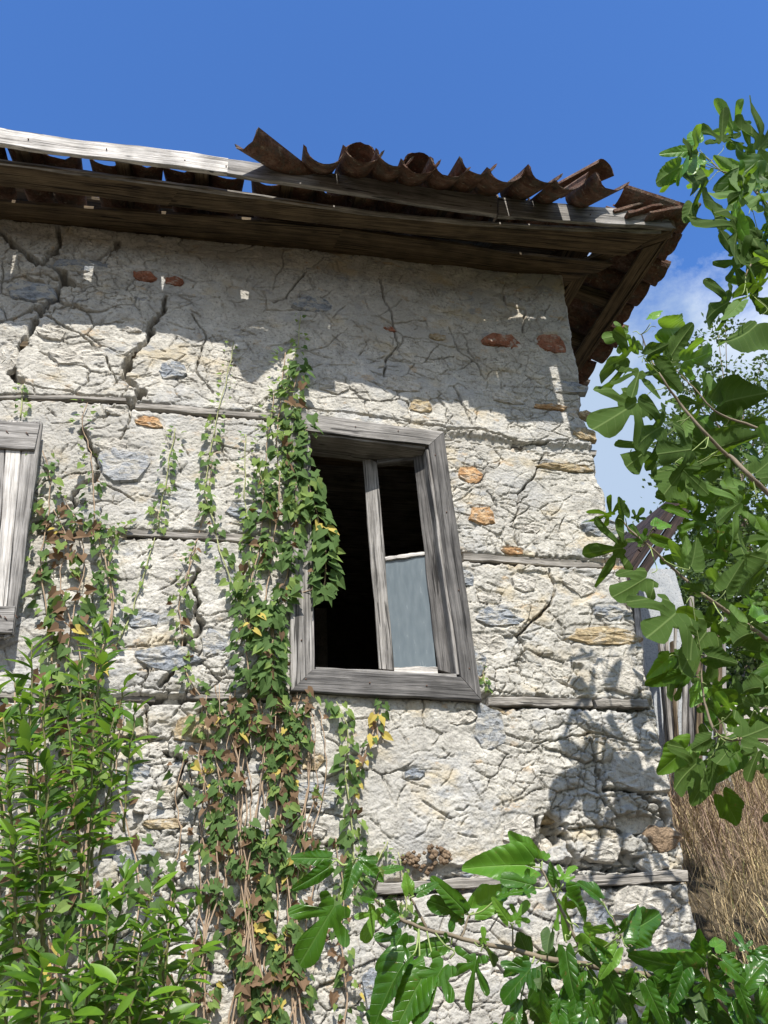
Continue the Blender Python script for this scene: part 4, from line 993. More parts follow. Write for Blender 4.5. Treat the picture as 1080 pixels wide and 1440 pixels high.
LV = [  # base, tip, type, side, young
 ((1017, 210), (1015, 163), 'F', -1, 0), ((1015, 240), (951, 264), 'F', -1, 0), ((978, 272), (964, 315), 'N', -1, 0), ((975, 228), (919, 256), 'N', -1, 1), ((985, 215), (950, 240), 'T', -1, 1), ((985, 215), (935, 214), 'N', 1, 1), ((985, 212), (971, 182), 'N', 1, 1),
 ((985, 225), (968, 238), 'O', 1, 1), ((1062, 223), (1045, 180), 'F', -1, 0), ((1062, 223), (1092, 178), 'F', -1, 0), ((1045, 245), (1010, 225), 'O', -1, 1), ((1047, 243), (1066, 232), 'O', -1, 0),
 ((1067, 267), (1018, 280), 'F', -1, 0), ((1077, 267), (1062, 243), 'T', -1, 1), ((1057, 293), (1020, 373), 'F', -1, 0), ((1082, 325), (1044, 345), 'T', -1, 0), ((1095, 372), (1061, 354), 'O', -1, 1), ((1090, 250), (1073, 222), 'O', -1, 0), ((1100, 330), (1072, 318), 'O', -1, 1),
 ((1051, 418), (985, 446), 'T', -1, 0), ((1046, 410), (1020, 453), 'N', -1, 1), ((1055, 410), (1040, 384), 'O', -1, 0), ((1079, 434), (1021, 507), 'O', -1, 0), ((1090, 440), (1060, 420), 'O', -1, 0),
 ((895, 466), (851, 476), 'T', -1, 1), ((913, 457), (928, 434), 'N', 1, 1), ((916, 459), (969, 466), 'O', 1, 1), ((905, 500), (840, 520), 'T', -1, 0), ((903, 497), (885, 478), 'O', -1, 1),
 ((905, 503), (888, 560), 'F', -1, 0), ((905, 503), (932, 486), 'O', -1, 0), ((910, 505), (955, 543), 'O', -1, 0), ((919, 549), (840, 602), 'T', -1, 0), ((943, 511), (1006, 495), 'O', 1, 1), ((943, 511), (965, 464), 'N', -1, 0), ((943, 511), (936, 488), 'N', -1, 0),
 ((1000, 573), (955, 560), 'F', -1, 0), ((1000, 573), (1058, 552), 'O', -1, 0), ((1000, 573), (998, 536), 'O', -1, 1), ((955, 592), (892, 622), 'T', -1, 0), ((1017, 600), (1066, 594), 'T', -1, 0), ((957, 578), (966, 618), 'O', -1, 1), ((960, 560), (945, 575), 'O', -1, 0),
 ((924, 622), (876, 661), 'O', -1, 0), ((992, 630), (927, 638), 'T', -1, 0), ((966, 656), (926, 703), 'O', -1, 0), ((1064, 694), (1002, 735), 'F', -1, 1), ((1060, 690), (1003, 688), 'O', -1, 1), ((1064, 700), (1095, 725), 'O', 1, 0), ((1064, 690), (1057, 672), 'O', -1, 0),
 ((875, 731), (826, 716), 'F', -1, 0), ((880, 731), (872, 703), 'O', -1, 0), ((905, 768), (819, 778), 'F', -1, 0), ((890, 735), (904, 716), 'T', -1, 0), ((917, 744), (943, 733), 'O', 1, 1), ((912, 768), (885, 740), 'T', 1, 0),
 ((924, 801), (860, 843), 'O', -1, 0), ((968, 801), (943, 762), 'N', -1, 1), ((968, 801), (982, 772), 'O', -1, 0), ((968, 801), (965, 760), 'N', -1, 1), ((1018, 835), (997, 799), 'O', -1, 1), ((1018, 835), (1036, 800), 'O', -1, 0), ((1088, 790), (1028, 829), 'O', -1, 0),
 ((972, 842), (909, 899), 'T', -1, 0), ((1017, 870), (955, 938), 'T', -1, 0), ((1066, 889), (1019, 901), 'O', -1, 0), ((986, 921), (1028, 930), 'O', -1, 0), ((945, 921), (918, 947), 'O', 1, 1), ((965, 945), (934, 958), 'O', 1, 0), ((988, 962), (975, 989), 'O', 1, 1),
 ((988, 960), (1033, 982), 'T', 1, 0), ((1007, 1031), (994, 997), 'O', 1, 0), ((1007, 1035), (972, 1052), 'O', -1, 0), ((1000, 1064), (945, 1105), 'T', -1, 0), ((1000, 1064), (974, 1129), 'O', -1, 0), ((1003, 1060), (1001, 1107), 'N', -1, 0), ((1029, 1044), (1008, 1078), 'O', -1, 0),
 ((1074, 1044), (1051, 1092), 'T', -1, 0), ((1029, 1040), (1038, 1068), 'N', 1, 1), ((1080, 995), (1040, 985), 'T', -1, 0), ((1055, 877), (1082, 855), 'O', 1, 1), ((1082, 968), (1035, 966), 'O', -1, 0), ((1015, 1010), (1060, 1020), 'T', 1, 0), ((1029, 1040), (1090, 1020), 'T', -1, 0),
 ((1030, 1000), (1010, 975), 'O', 1, 1), ((1060, 1000), (1095, 1030), 'T', -1, 0), ((950, 650), (990, 690), 'T', -1, 0), ((1000, 640), (1040, 610), 'O', -1, 0), ((1054, 669), (1095, 640), 'T', -1, 0), ((1095, 640), (1070, 600), 'O', -1, 1),
 ((992, 838), (960, 820), 'O', -1, 0), ((1045, 880), (1020, 850), 'O', -1, 1), ((970, 660), (1010, 650), 'O', -1, 0), ((1080, 1060), (1085, 1100), 'O', -1, 0),
]
pets = []
for b, tp, ty, sd2, yg in LV:
    y = YT+U(-.12, .12)
    att = nearest(allb, at(*b, y))
    if (att-at(*b, y)).length > .45: att = None
    o, pt = place_leaf(fig, b, tp, ty, y, sd2, bool(yg), att=att)
    if pt: pets.append(pt)
tubes('petioles', pets, M['fig_petiole'], fig, kind='stuff')
# leaves of the same tree outside the frame, they shade the wall's lower corner
for i in range(18):
    px, py = rnd.choice([(U(985, 1080), U(195, 300)), (U(1040, 1095), U(290, 420))]); an = U(0, 6.28)
    place_leaf(fig, (px, py), (px+52*math.cos(an), py+52*math.sin(an)), rnd.choice('FFTN'), YT+U(-.1, .1), rnd.choice((-1, -1, 1)), young=rnd.random() < .35, tilt=.5)
for i in range(44):
    px, py = U(950, 1110), U(560, 1120); an = U(0, 6.28); px = max(px, 1000-(py-560)*.08)
    place_leaf(fig, (px, py), (px+62*math.cos(an), py+62*math.sin(an)), rnd.choice('FTOO'), YT+U(.25, .6), rnd.choice((-1, -1, 1)), tilt=.7)
trees_extra = [(U(1150, 1330), U(350, 900)) for _ in range(24)]
for i, (px, py) in enumerate(trees_extra):
    an = U(0, 6.28); o, _ = place_leaf(fig, (px, py), (px+70*math.cos(an), py+70*math.sin(an)), rnd.choice('FTO'), YT+U(-.3, .3), rnd.choice((-1, 1)))

# ------------------------------------------------------------------ low fig branch in front
YL = -1.35
fig2 = empty('fig_sapling', (1.9, -1.3, tz(1.9, -1.3)), label='glossy low fig branch spreading in front of the foot of the wall', cat='shrub')
root2 = Vector((1.9, -1.3, tz(1.9, -1.3)-.03))
br2 = [
 ([(1200, 1500), (1120, 1420), (1000, 1392), (930, 1375), (850, 1362), (800, 1352), (760, 1347), (722, 1336), (649, 1320), (600, 1307), (560, 1290), (533, 1271), (507, 1240), (490, 1215)], .009, .0022),
 ([(850, 1362), (815, 1330), (795, 1290), (784, 1269), (770, 1240), (760, 1220)], .005, .002),
 ([(1100, 1500), (1040, 1440), (1000, 1390), (994, 1349), (1000, 1335)], .006, .002), ([(930, 1375), (895, 1340), (870, 1310), (862, 1290)], .005, .002),
 ([(600, 1307), (590, 1285), (576, 1262)], .0035, .002), ([(649, 1320), (655, 1300), (660, 1287)], .003, .002), ([(722, 1336), (720, 1302)], .003, .0015), ([(1120, 1420), (1080, 1400), (1063, 1377), (1040, 1350)], .005, .002)]
allb2 = []
for pts, r1, r2 in br2:
    P = smoothline([at(px, py, YL+.02*math.sin(px*.03)) for px, py in pts], 4, .0015); allb2 += P
    tubes('branch', [(P, r1, r2, 6)], M['fig_bark'], fig2)
P0 = at(1200, 1500, YL); tubes('stem', [(smoothline([root2+Vector((.3, .2, 0)), Vector((2.05, -1.2, .5)), P0], 6), .016, .010, 8)], M['fig_bark'], fig2)
LV2 = [
 ((473, 1208), (418, 1206), 'N', 1, 0), ((473, 1210), (418, 1249), 'N', 1, 0), ((486, 1249), (427, 1346), 'T', 1, 0), ((496, 1209), (490, 1255), 'O', 1, 0), ((500, 1208), (531, 1209), 'O', 1, 0), ((505, 1210), (533, 1232), 'O', 1, 0), ((533, 1227), (566, 1219), 'N', 1, 0),
 ((533, 1265), (514, 1319), 'T', 1, 1), ((533, 1268), (505, 1256), 'O', 1, 0), ((536, 1270), (563, 1286), 'O', 1, 0), ((576, 1262), (571, 1230), 'O', 1, 1), ((578, 1262), (614, 1242), 'N', 1, 0), ((573, 1298), (538, 1362), 'T', 1, 0), ((575, 1302), (600, 1304), 'O', 1, 1),
 ((560, 1290), (545, 1300), 'O', 1, 0), ((584, 1338), (519, 1422), 'O', 1, 0), ((639, 1338), (584, 1426), 'T', 1, 0), ((610, 1350), (557, 1436), 'O', 1, 0), ((633, 1329), (582, 1336), 'N', 1, 0), ((630, 1325), (626, 1312), 'O', 1, 0), ((590, 1345), (575, 1370), 'O', 1, 0),
 ((760, 1220), (667, 1213), 'O', 1, 1), ((760, 1214), (718, 1175), 'O', 1, 1), ((762, 1213), (770, 1195), 'O', 1, 1), ((790, 1247), (806, 1216), 'T', 1, 1), ((785, 1250), (772, 1216), 'O', 1, 0), ((660, 1287), (605, 1269), 'O', 1, 0), ((660, 1287), (613, 1240), 'N', 1, 0),
 ((660, 1287), (712, 1247), 'O', 1, 1), ((695, 1267), (740, 1250), 'O', 1, 0), ((720, 1302), (695, 1267), 'N', 1, 1), ((720, 1302), (740, 1271), 'T', 1, 1), ((757, 1249), (707, 1234), 'O', 1, 0), ((679, 1329), (654, 1411), 'F', 1, 0), ((679, 1330), (680, 1304), 'O', 1, 1), ((680, 1332), (697, 1352), 'O', 1, 0),
 ((744, 1347), (729, 1309), 'O', -1, 0), ((760, 1349), (711, 1402), 'T', 1, 0), ((745, 1355), (708, 1368), 'O', 1, 0), ((733, 1402), (733, 1448), 'O', -1, 0), ((782, 1249), (800, 1315), 'T', 1, 1), ((785, 1250), (833, 1290), 'O', 1, 0), ((808, 1299), (858, 1348), 'O', 1, 1),
 ((778, 1302), (765, 1340), 'O', -1, 0), ((795, 1315), (807, 1411), 'N', 1, 0), ((789, 1329), (762, 1389), 'O', -1, 0), ((804, 1404), (776, 1440), 'O', 1, 0), ((845, 1349), (883, 1426), 'N', 1, 0), ((836, 1354), (849, 1440), 'O', 1, 0), ((849, 1271), (820, 1240), 'O', 1, 0),
 ((866, 1316), (932, 1290), 'O', 1, 0), ((866, 1320), (905, 1280), 'O', 1, 0), ((994, 1349), (922, 1341), 'N', 1, 0), ((990, 1352), (908, 1358), 'N', 1, 0), ((905, 1360), (960, 1403), 'O', 1, 0), ((899, 1368), (936, 1442), 'N', 1, 0), ((905, 1372), (954, 1438), 'N', 1, 0),
 ((974, 1388), (1013, 1446), 'N', 1, 0), ((974, 1385), (1026, 1404), 'N', 1, 0), ((991, 1346), (983, 1316), 'O', 1, 0), ((996, 1340), (1022, 1320), 'N', 1, 1), ((1002, 1343), (1060, 1384), 'N', 1, 0), ((1050, 1345), (1038, 1312), 'T', 1, 0), ((1063, 1377), (1020, 1355), 'O', 1, 0),
 ((1030, 1416), (1084, 1434), 'O', 1, 0), ((870, 1325), (850, 1370), 'N', 1, 1), ((895, 1360), (880, 1395), 'O', 1, 0), ((820, 1360), (795, 1400), 'O', 1, 0), ((760, 1350), (790, 1375), 'O', 1, 0), ((840, 1380), (815, 1440), 'O', 1, 0), ((930, 1370), (975, 1420), 'O', 1, 0),
 ((1000, 1392), (985, 1440), 'O', 1, 0), ((1040, 1400), (1070, 1352), 'O', 1, 0), ((1060, 1410), (1040, 1452), 'O', 1, 0), ((960, 1385), (990, 1370), 'O', 1, 0), ((1080, 1400), (1095, 1350), 'T', 1, 0), ((900, 1372), (905, 1415), 'O', -1, 0), ((860, 1350), (835, 1330), 'O', 1, 0), ((870, 1312), (855, 1292), 'O', 1, 0),
 ((880, 1330), (900, 1352), 'O', -1, 0), ((815, 1335), (840, 1352), 'O', -1, 0), ((1010, 1398), (1040, 1432), 'T', 1, 0), ((950, 1400), (935, 1450), 'T', 1, 0), ((770, 1360), (750, 1420), 'O', -1, 0), ((800, 1352), (815, 1385), 'T', 1, 0),
]
pets = []
for b, tp, ty, sd2, yg in LV2:
    y = YL+U(-.10, .08); att = nearest(allb2, at(*b, y))
    o, pt = place_leaf(fig2, b, tp, ty, y, sd2, bool(yg), att=att, tilt=.55, shiny=True)
    if pt and (att-at(*b, y)).length < .3: pets.append(pt)
tubes('petioles', pets, M['fig_petiole'], fig2, kind='stuff')
for i in range(46):
    px, py = U(720, 1090), U(1365, 1440); dx = U(-30, 30)
    place_leaf(fig2, (px, py), (px+dx, py+U(45, 80)), rnd.choice('OTNO'), YL+U(-.12, .15), rnd.choice((1, 1, 1, -1)), tilt=.6, shiny=True)
for i in range(12):
    px, py = U(960, 1090), U(1330, 1380); dx = U(-40, 40)
    place_leaf(fig2, (px, py), (px+dx, py+U(20, 60)), rnd.choice('OTNO'), YL+U(-.12, .15), 1, tilt=.6, shiny=True)
for i in range(26):
    px, py = U(420, 1150), U(1450, 1640); an = U(0, 6.28)
    place_leaf(fig2, (px, py), (px+80*math.cos(an), py+80*math.sin(an)), rnd.choice('FTOO'), YL+U(-.2, .2), 1, shiny=True)

# ------------------------------------------------------------------ ivy
IV = [ [(0, 0), (-.28, -.30), (-.50, .0), (-.30, .25), (-.33, .55), (-.10, .6), (0, 1.0), (.10, .6), (.33, .55), (.30, .25), (.50, .0), (.28, -.30)],
       [(0, 0), (-.30, -.2), (-.46, .12), (-.34, .45), (-.12, .75), (0, 1.0), (.12, .75), (.34, .45), (.46, .12), (.30, -.2)],
       [(0, 0), (-.22, -.18), (-.36, .1), (-.28, .5), (0, 1.05), (.30, .5), (.38, .1), (.22, -.18)] ]
def ivy_verts(k, curl=.25):
    o_ = IV[k]; V_ = [(x, y, curl*abs(x)-.25*max(0, y)**2*.5) for x, y in o_]; V_.append((0, .35, -.03)); n = len(o_)
    return np.array(V_), [(i, (i+1) % n, n) for i in range(n)]
IVM = {}
for mk in ('ivy_green', 'ivy_young', 'ivy_brown', 'ivy_yellow'):
    for k in range(3):
        v, f = ivy_verts(k, .45 if mk == 'ivy_brown' else .22); IVM[mk, k] = mesh('leaf', v, f, M[mk])
IVR = random.Random(3)
def wall_y(x, z):
    if X0 < x < 2.1 and Z0 < z < Z1: return -Hat(x, z)
    return -.02
def ivy(label, strands, root_px, limit=290, clump=.25):
    """strands: (px pts, spread px, leaves per 100 px, size m, (green, young, brown, yellow) weights, young tip?, depth)"""
    r = IVR; u = r.uniform
    rp = at(*root_px); th = empty('ivy', (rp.x, -.04, 0.0 if root_px[1] > 1300 else rp.z), label=label, cat='climbing plant', group='ivy strands on the wall')
    leaves = []
    for pts, spread, dens, size, wts, tip, dep in strands:
        W3 = []
        for px, py in pts:
            p_ = at(px, py); W3.append(Vector((p_.x, 0, p_.z)))
        line = smoothline(W3, 5, .004)
        line = [Vector((p_.x, min(wall_y(p_.x, p_.z), -.0)-.008-dep*.3, p_.z)) for p_ in line]
        mats_ = M['ivy_stem_green'] if wts[1] > .25 else M['ivy_stem']
        tubes('stem', [(line, .0024, .0038, 5)], mats_, th)
        if dep > .04 and u(0, 1) < .35:
            off_ = Vector((u(-.03, .03), -.01, 0)); tubes('stem', [([p_+off_+Vector((u(-.012, .012), -u(0, .02), 0)) for p_ in line[::3]]+[line[-1]+off_], .0018, .004, 5)], M['ivy_stem'], th)
        Lp = sum(math.hypot(b[0]-a[0], b[1]-a[1]) for a, b in zip(pts, pts[1:])); n = int(Lp*dens*.62/100)
        for i in range(n):
            f = (i+u(0, 1))/n; k = min(len(line)-1, int(f*(len(line)-1)+.5)); p_ = line[k]; s = .0034
            sgn = 1 if i % 2 else -1
            x = p_.x+sgn*u(.15, 1)*spread*s; z = p_.z+u(-1, 1)*.012
            if dep > .035 and vnoise(np.array([x*20.0]), np.array([z*15.0]), 123)[0] < clump: continue
            sz = size*u(.5, 1.35)*(0.55 if (tip and f < .25) else 1.0)
            ww = list(wts)
            if tip and f < .3: ww = [.2, .8, 0, 0]
            mk = r.choices(('ivy_green', 'ivy_young', 'ivy_brown', 'ivy_yellow'), ww)[0]
            y = wall_y(x, z) - u(.008, .02) - dep*u(.2, 1)
            tipd = Vector((sgn*u(.0, .9), u(-.35, .1), -u(.3, 1))) if mk != 'ivy_brown' else Vector((u(-1, 1), u(-.6, .3), -u(.1, 1)))
            if tip and f < .25: tipd = Vector((sgn*u(.5, 1), u(-.4, 0), u(-.2, .7)))
            nn = Vector((u(-.9, .9), -1, u(-.3, 1.2))) if mk != 'ivy_brown' else Vector((u(-1, 1), -1, u(-.8, .9)))
            Y_ = tipd.normalized(); nn = (nn-Y_*nn.dot(Y_)).normalized(); X_ = Y_.cross(nn)
            R4 = (Matrix((X_, Y_, nn)).transposed()*sz).to_4x4(); R4.translation = (x, y, z)
            leaves.append((mk, r.randint(0, 2), R4, sz))
    r.shuffle(leaves)
    leaves.sort(key=lambda q_: -q_[3])
    for mk, k, R4, sz in leaves[:limit]: obj('leaf', IVM[mk, k], th, R4)
    rest = leaves[limit:]
    if rest:
        V_ = []; F_ = []; MI = []; mi = {'ivy_green': 0, 'ivy_young': 1, 'ivy_brown': 2, 'ivy_yellow': 3}; o_ = 0
        for mk, k, R4, sz in rest:
            v, f = ivy_verts(k); A = np.array(R4); V_.append(v @ A[:3, :3].T+A[:3, 3]); F_ += [tuple(i+o_ for i in q_) for q_ in f]; MI += [mi[mk]]*len(f); o_ += len(v)
        base = np.array(WM[th.name].translation)
        me = mesh('leaves', np.concatenate(V_)-base, F_, [M[k_] for k_ in mi]); me.polygons.foreach_set('material_index', MI)
        obj('leaves', me, th, WM[th.name], kind='stuff')
    return th
G = (.8, .15, .05, .0); GY = (.5, .5, 0, 0); MIXD = (.55, .1, .32, .03); BR = (.56, .16, .25, .03)
ivy('tiny ivy tuft poking up above the shutter', [([(33, 545), (30, 592)], 9, 42, .03, GY, True, .01)], (30, 592))
ivy('ivy clump with dead leaves right beside the shutter, left of the other ivy', [
 ([(62, 640), (72, 680), (68, 730), (58, 790), (66, 850), (75, 930), (70, 1000)], 14, 26, .045, (.75, .2, .05, 0), False, .03),
 ([(123, 572), (116, 600), (128, 640), (132, 690), (135, 740), (150, 800), (160, 860), (140, 930), (120, 1000)], 14, 28, .042, (.7, .25, .05, 0), True, .03),
 ([(188, 735), (165, 752), (152, 790), (158, 850), (150, 900)], 11, 30, .036, G, True, .02),
 ([(75, 720), (95, 760), (85, 820), (100, 880), (95, 950), (110, 1040), (100, 1130)], 22, 42, .048, MIXD, False, .05),
 ([(110, 740), (120, 800), (105, 860), (115, 930), (130, 1000), (110, 1100), (120, 1240)], 26, 36, .048, BR, False, .06),
 ([(90, 700), (110, 735), (140, 745), (165, 745)], 9, 34, .034, BR, False, .03)], (100, 1440))
ivy('thin ivy strand trailing diagonally between the shutter and the middle strands', [([(247, 606), (238, 650), (230, 700), (222, 745)], 12, 46, .034, (.55, .45, 0, 0), True, .02),
 ([(222, 745), (210, 790), (197, 830), (180, 880), (160, 915)], 5, 14, .028, (.5, .3, .2, 0), False, .01)], (160, 915))
ivy('slender ivy strand that starts highest, crossing the upper tie left of the thick column', [([(329, 484), (320, 530), (306, 580), (298, 630), (288, 690), (300, 740), (316, 800), (335, 850), (350, 900)], 12, 36, .036, (.65, .33, .02, 0), True, .02),
 ([(298, 650), (292, 700), (278, 760), (268, 790), (262, 830)], 6, 14, .03, BR, False, .01)], (350, 900))
ivy('short pale ivy strand just left of the thick column', [([(345, 615), (344, 660), (344, 710), (352, 760), (350, 800), (352, 850)], 14, 40, .034, (.5, .48, .02, 0), True, .02),
 ([(362, 660), (372, 700), (380, 750), (378, 800)], 12, 34, .034, (.6, .4, 0, 0), True, .02)], (350, 850))
ivy('ivy strand hanging beside the crack below the middle tie', [([(277, 775), (262, 815), (252, 850), (256, 900), (262, 950), (285, 990), (270, 1040)], 12, 34, .038, (.65, .25, .1, 0), True, .02)], (262, 990))
ivy('thick leafy ivy column covering the left side of the window', [
 ([(422, 446), (418, 490), (405, 530), (398, 560)], 11, 46, .035, (.3, .7, 0, 0), True, .03),
 ([(400, 500), (395, 560), (388, 620), (392, 690), (385, 760), (375, 830), (368, 900), (372, 980)], 20, 93, 0.045, (.75, .2, .05, 0), True, .06),
 ([(420, 520), (408, 580), (412, 650), (415, 720), (408, 790), (388, 860), (380, 930), (385, 990)], 15, 93, 0.048, (.8, .17, .03, 0), False, .08),
 ([(385, 560), (376, 620), (370, 690), (366, 760), (352, 830), (345, 900), (350, 980)], 18, 77, 0.043, (.7, .2, .1, 0), True, .06),
 ([(430, 600), (428, 660), (440, 720), (452, 760), (456, 800), (452, 850)], 13, 68, 0.063, (.78, .20, 0, .02), False, .09),
 ([(400, 830), (425, 840), (432, 810)], 10, 30, .045, (.2, .1, .6, .1), False, .08),
 ([(360, 860), (356, 890), (345, 900)], 8, 16, .05, (.2, .0, .1, .7), False, .07),
 ([(380, 880), (384, 930), (384, 985)], 16, 50, .040, BR, False, .06)], (390, 1440))
low = []
for i in range(23):
    x0 = 262+i*8.3+IVR.uniform(-8, 8); dens = 32 if 310 < x0 < 430 else 13
    y0 = IVR.uniform(965, 1010)+(70 if x0 < 290 else 0); pts = [(x0, y0)]; x = x0
    while pts[-1][1] < 1490: x += IVR.uniform(-16, 16)+(.25 if x < 345 else -.6)*8*(.5); pts.append((x, pts[-1][1]+IVR.uniform(45, 70)))
    low.append((pts, 15, dens*1.35, .036, (BR if i % 3 else MIXD), False, .05))
ivy('tangle of half dead ivy with many brown leaves below the window', low, (380, 1440), clump=.42)
ivy('young green ivy strand hanging under the window sill, ending in yellow leaves', [
 ([(472, 990), (488, 1030), (484, 1090), (492, 1150), (497, 1200), (500, 1250)], 11, 34, .042, (.6, .37, .03, 0), False, .02),
 ([(533, 985), (528, 1020), (512, 1060), (500, 1100), (492, 1150)], 7, 22, .034, (.5, .2, .1, .2), False, .03), ([(524, 1000), (530, 1045)], 8, 22, .045, (0, 0, .1, .9), False, .03),
 ([(470, 1180), (482, 1260), (478, 1320), (486, 1400), (480, 1470)], 15, 34, .036, MIXD, False, .03), ([(560, 1200), (568, 1250), (572, 1290)], 9, 34, .03, GY, True, .01), ([(545, 1185), (530, 1210), (510, 1240)], 9, 22, .03, GY, True, .01)], (485, 1440))
ivy('two or three small ivy leaves by the lower right corner of the window', [([(676, 925), (680, 960), (686, 975)], 4, 50, .022, GY, True, .0)], (684, 975))
ivy('shaded ivy at the far lower left behind the glossy shrub', [([(x_, 960+IVR.uniform(-20, 60)), (x_+IVR.uniform(-20, 20), 1100), (x_+IVR.uniform(-25, 25), 1240), (x_+IVR.uniform(-20, 20), 1380), (x_, 1470)], 22, 30, .043, MIXD if i % 2 else G, False, .08) for i, x_ in enumerate(range(0, 190, 22))], (60, 1440))

# ------------------------------------------------------------------ glossy narrow-leaved shrub, lower left
def lance():
    n = 6; V_ = []; F_ = []
    for i in range(n+1):
        s = i/n; w = .155*math.sin(math.pi*min(1, s*.92+.06))**.9; zc = -.18*s*s
        V_ += [(-w, s, zc+.35*w), (0, s, zc), (w, s, zc+.35*w)]
    for i in range(n):
        a = i*3; F_ += [(a, a+1, a+4, a+3), (a+1, a+2, a+5, a+4)]
    return np.array(V_), F_
LVt, LFt = lance(); LME = mesh('leaf', LVt, LFt, M['bush_leaf'], smooth=True)
BRn = random.Random(8); bu = BRn.uniform
bush = empty('shrub', (-.35, -1.3, 0), label='glossy bright green narrow-leaved shrub filling the lower left corner', cat='shrub')
shoots = [((45, 905), 200, -1.25), ((60, 960), 180, -1.3), ((20, 960), 180, -1.2), ((110, 940), 160, -1.2), ((150, 895), 120, -1.15), ((130, 885), 130, -1.1), ((175, 960), 120, -1.1), ((190, 1000), 130, -1.15), ((160, 1010), 140, -1.25),
 ((95, 1000), 160, -1.3), ((5, 1010), 150, -1.25), ((40, 1040), 160, -1.3), ((130, 1050), 130, -1.3), ((165, 1060), 110, -1.2), ((70, 1090), 140, -1.35), ((-20, 930), 200, -1.2), ((10, 1100), 130, -1.3), ((100, 1130), 110, -1.3), ((60, 1150), 120, -1.35), ((130, 1150), 60, -1.3), ((20, 1180), 110, -1.35),
 ((175, 1235), 180, -1.3), ((150, 1270), 170, -1.35), ((215, 1250), 150, -1.25), ((248, 1255), 130, -1.2), ((235, 1290), 140, -1.3), ((280, 1270), 110, -1.2), ((285, 1330), 100, -1.2), ((270, 1370), 90, -1.2), ((200, 1310), 150, -1.35), ((120, 1290), 170, -1.3), ((90, 1330), 150, -1.35),
 ((60, 1350), 140, -1.4), ((30, 1380), 120, -1.35), ((130, 1370), 120, -1.4), ((170, 1370), 120, -1.4), ((210, 1390), 110, -1.35), ((240, 1410), 90, -1.3), ((10, 1290), 60, -1.3), ((40, 1240), 60, -1.3), ((-20, 1230), 150, -1.3), ((5, 1420), 90, -1.35), ((100, 1410), 100, -1.45), ((160, 1430), 80, -1.45), ((70, 1200), 90, -1.3), ((200, 1330), 90, -1.25), ((260, 1430), 60, -1.3)]
lv = []; stems = []
for (tx, ty), Lp, y in shoots:
    a = at(tx, ty, y); lean = (tx-90)*-.28+bu(-25, 25); b = at(tx+lean*.6, ty+Lp*.6, y+.03); c = at(tx+lean, ty+Lp+40, y+.06)
    line = smoothline([a, b, c], 8, .003); stems.append((line, .0018, .004, 5))
    n = int(Lp/6.6)
    for i in range(n):
        f = (i+bu(0, .8))/n*.92; p_ = line[int(f*(len(line)-1))]; ax = (line[0]-line[-1]).normalized()
        rad = Vector((bu(-1, 1), bu(-1, .6), bu(-.6, .3))); rad = (rad-ax*rad.dot(ax)).normalized()
        k = bu(.25, .7) if f > .12 else bu(.7, 1.2)
        d = (ax*k+rad*(1-k*.4)+Vector((0, 0, -bu(0, .35)*f))).normalized()
        nn = ax-d*ax.dot(d)+Vector((bu(-.5, .5), bu(-.8, .2), bu(0, .4))); nn = (nn-d*nn.dot(d)).normalized(); X_ = d.cross(nn)
        sz = bu(.042, .082)*(.7 if f < .1 else 1)
        R4 = (Matrix((X_, d, nn)).transposed()*sz).to_4x4(); R4.translation = p_; lv.append((sz, R4))
lv.sort(key=lambda q_: -q_[0])
for sz, R4 in lv[:290]: obj('leaf', LME, bush, R4)
V_ = []; F_ = []; o_ = 0
for sz, R4 in lv[290:]:
    A = np.array(R4); V_.append(LVt @ A[:3, :3].T+A[:3, 3]); F_ += [tuple(i+o_ for i in q_) for q_ in LFt]; o_ += len(LVt)
obj('leaves', mesh('leaves', np.concatenate(V_)-np.array([-.35, -1.3, 0]), F_, M['bush_leaf'], smooth=True), bush, WM[bush.name], kind='stuff')
stems += [(smoothline([Vector((-.35+bu(-.1, .1), -1.3, -.02)), at(80+bu(-60, 80), 1500, -1.3)], 4), .012, .006, 6) for _ in range(5)]
for s_ in stems: tubes('stem', [s_], M['bush_stem'], bush)

# ------------------------------------------------------------------ small-leaved tree behind
TRr = random.Random(21); tu = TRr.uniform
troot = at(1060, 1050, 4.2); troot.z = tz(troot.x, 4.2)
tree = empty('broadleaf_tree', troot, label='small-leaved tree standing behind the house corner and the fig', cat='tree')
limbs = []
tp_ = [troot-Vector((0, 0, .1)), at(1060, 900, 4.2), at(1050, 780, 4.1), at(1040, 660, 4.0)]
tubes('trunk', [(smoothline(tp_, 6, .01), .09, .04, 9)], M['fig_bark'], tree)
def cl(px, py, y, r, n): return (px, py, y, r, n)
CL = []
for _ in range(46): CL.append(cl(tu(955, 1090), tu(600, 900), tu(3.2, 4.8), tu(24, 44), 260))
for _ in range(14): CL.append(cl(tu(1000, 1120), tu(860, 1010), tu(3.2, 4.6), tu(25, 42), 240))
for q_ in [(1020, 455, 16, 50), (1045, 470, 14, 40), (1010, 470, 12, 26), (985, 490, 10, 16), (960, 500, 20, 60), (1000, 520, 22, 90), (1040, 530, 22, 90), (1075, 540, 20, 80), (950, 530, 18, 60), (975, 555, 24, 110), (1020, 570, 26, 130), (1060, 590, 28, 130), (960, 600, 24, 100), (940, 480, 12, 30), (1080, 620, 30, 100),
           (985, 470, 8, 14), (1075, 505, 12, 36), (930, 640, 16, 50), (935, 600, 14, 40), (955, 660, 16, 60), (1095, 560, 24, 60), (1110, 650, 40, 120), (1120, 750, 40, 120)]:
    CL.append(cl(q_[0], q_[1], 3.9, q_[2], q_[3]*1.6))
Vl = []; Fl = []; o_ = 0
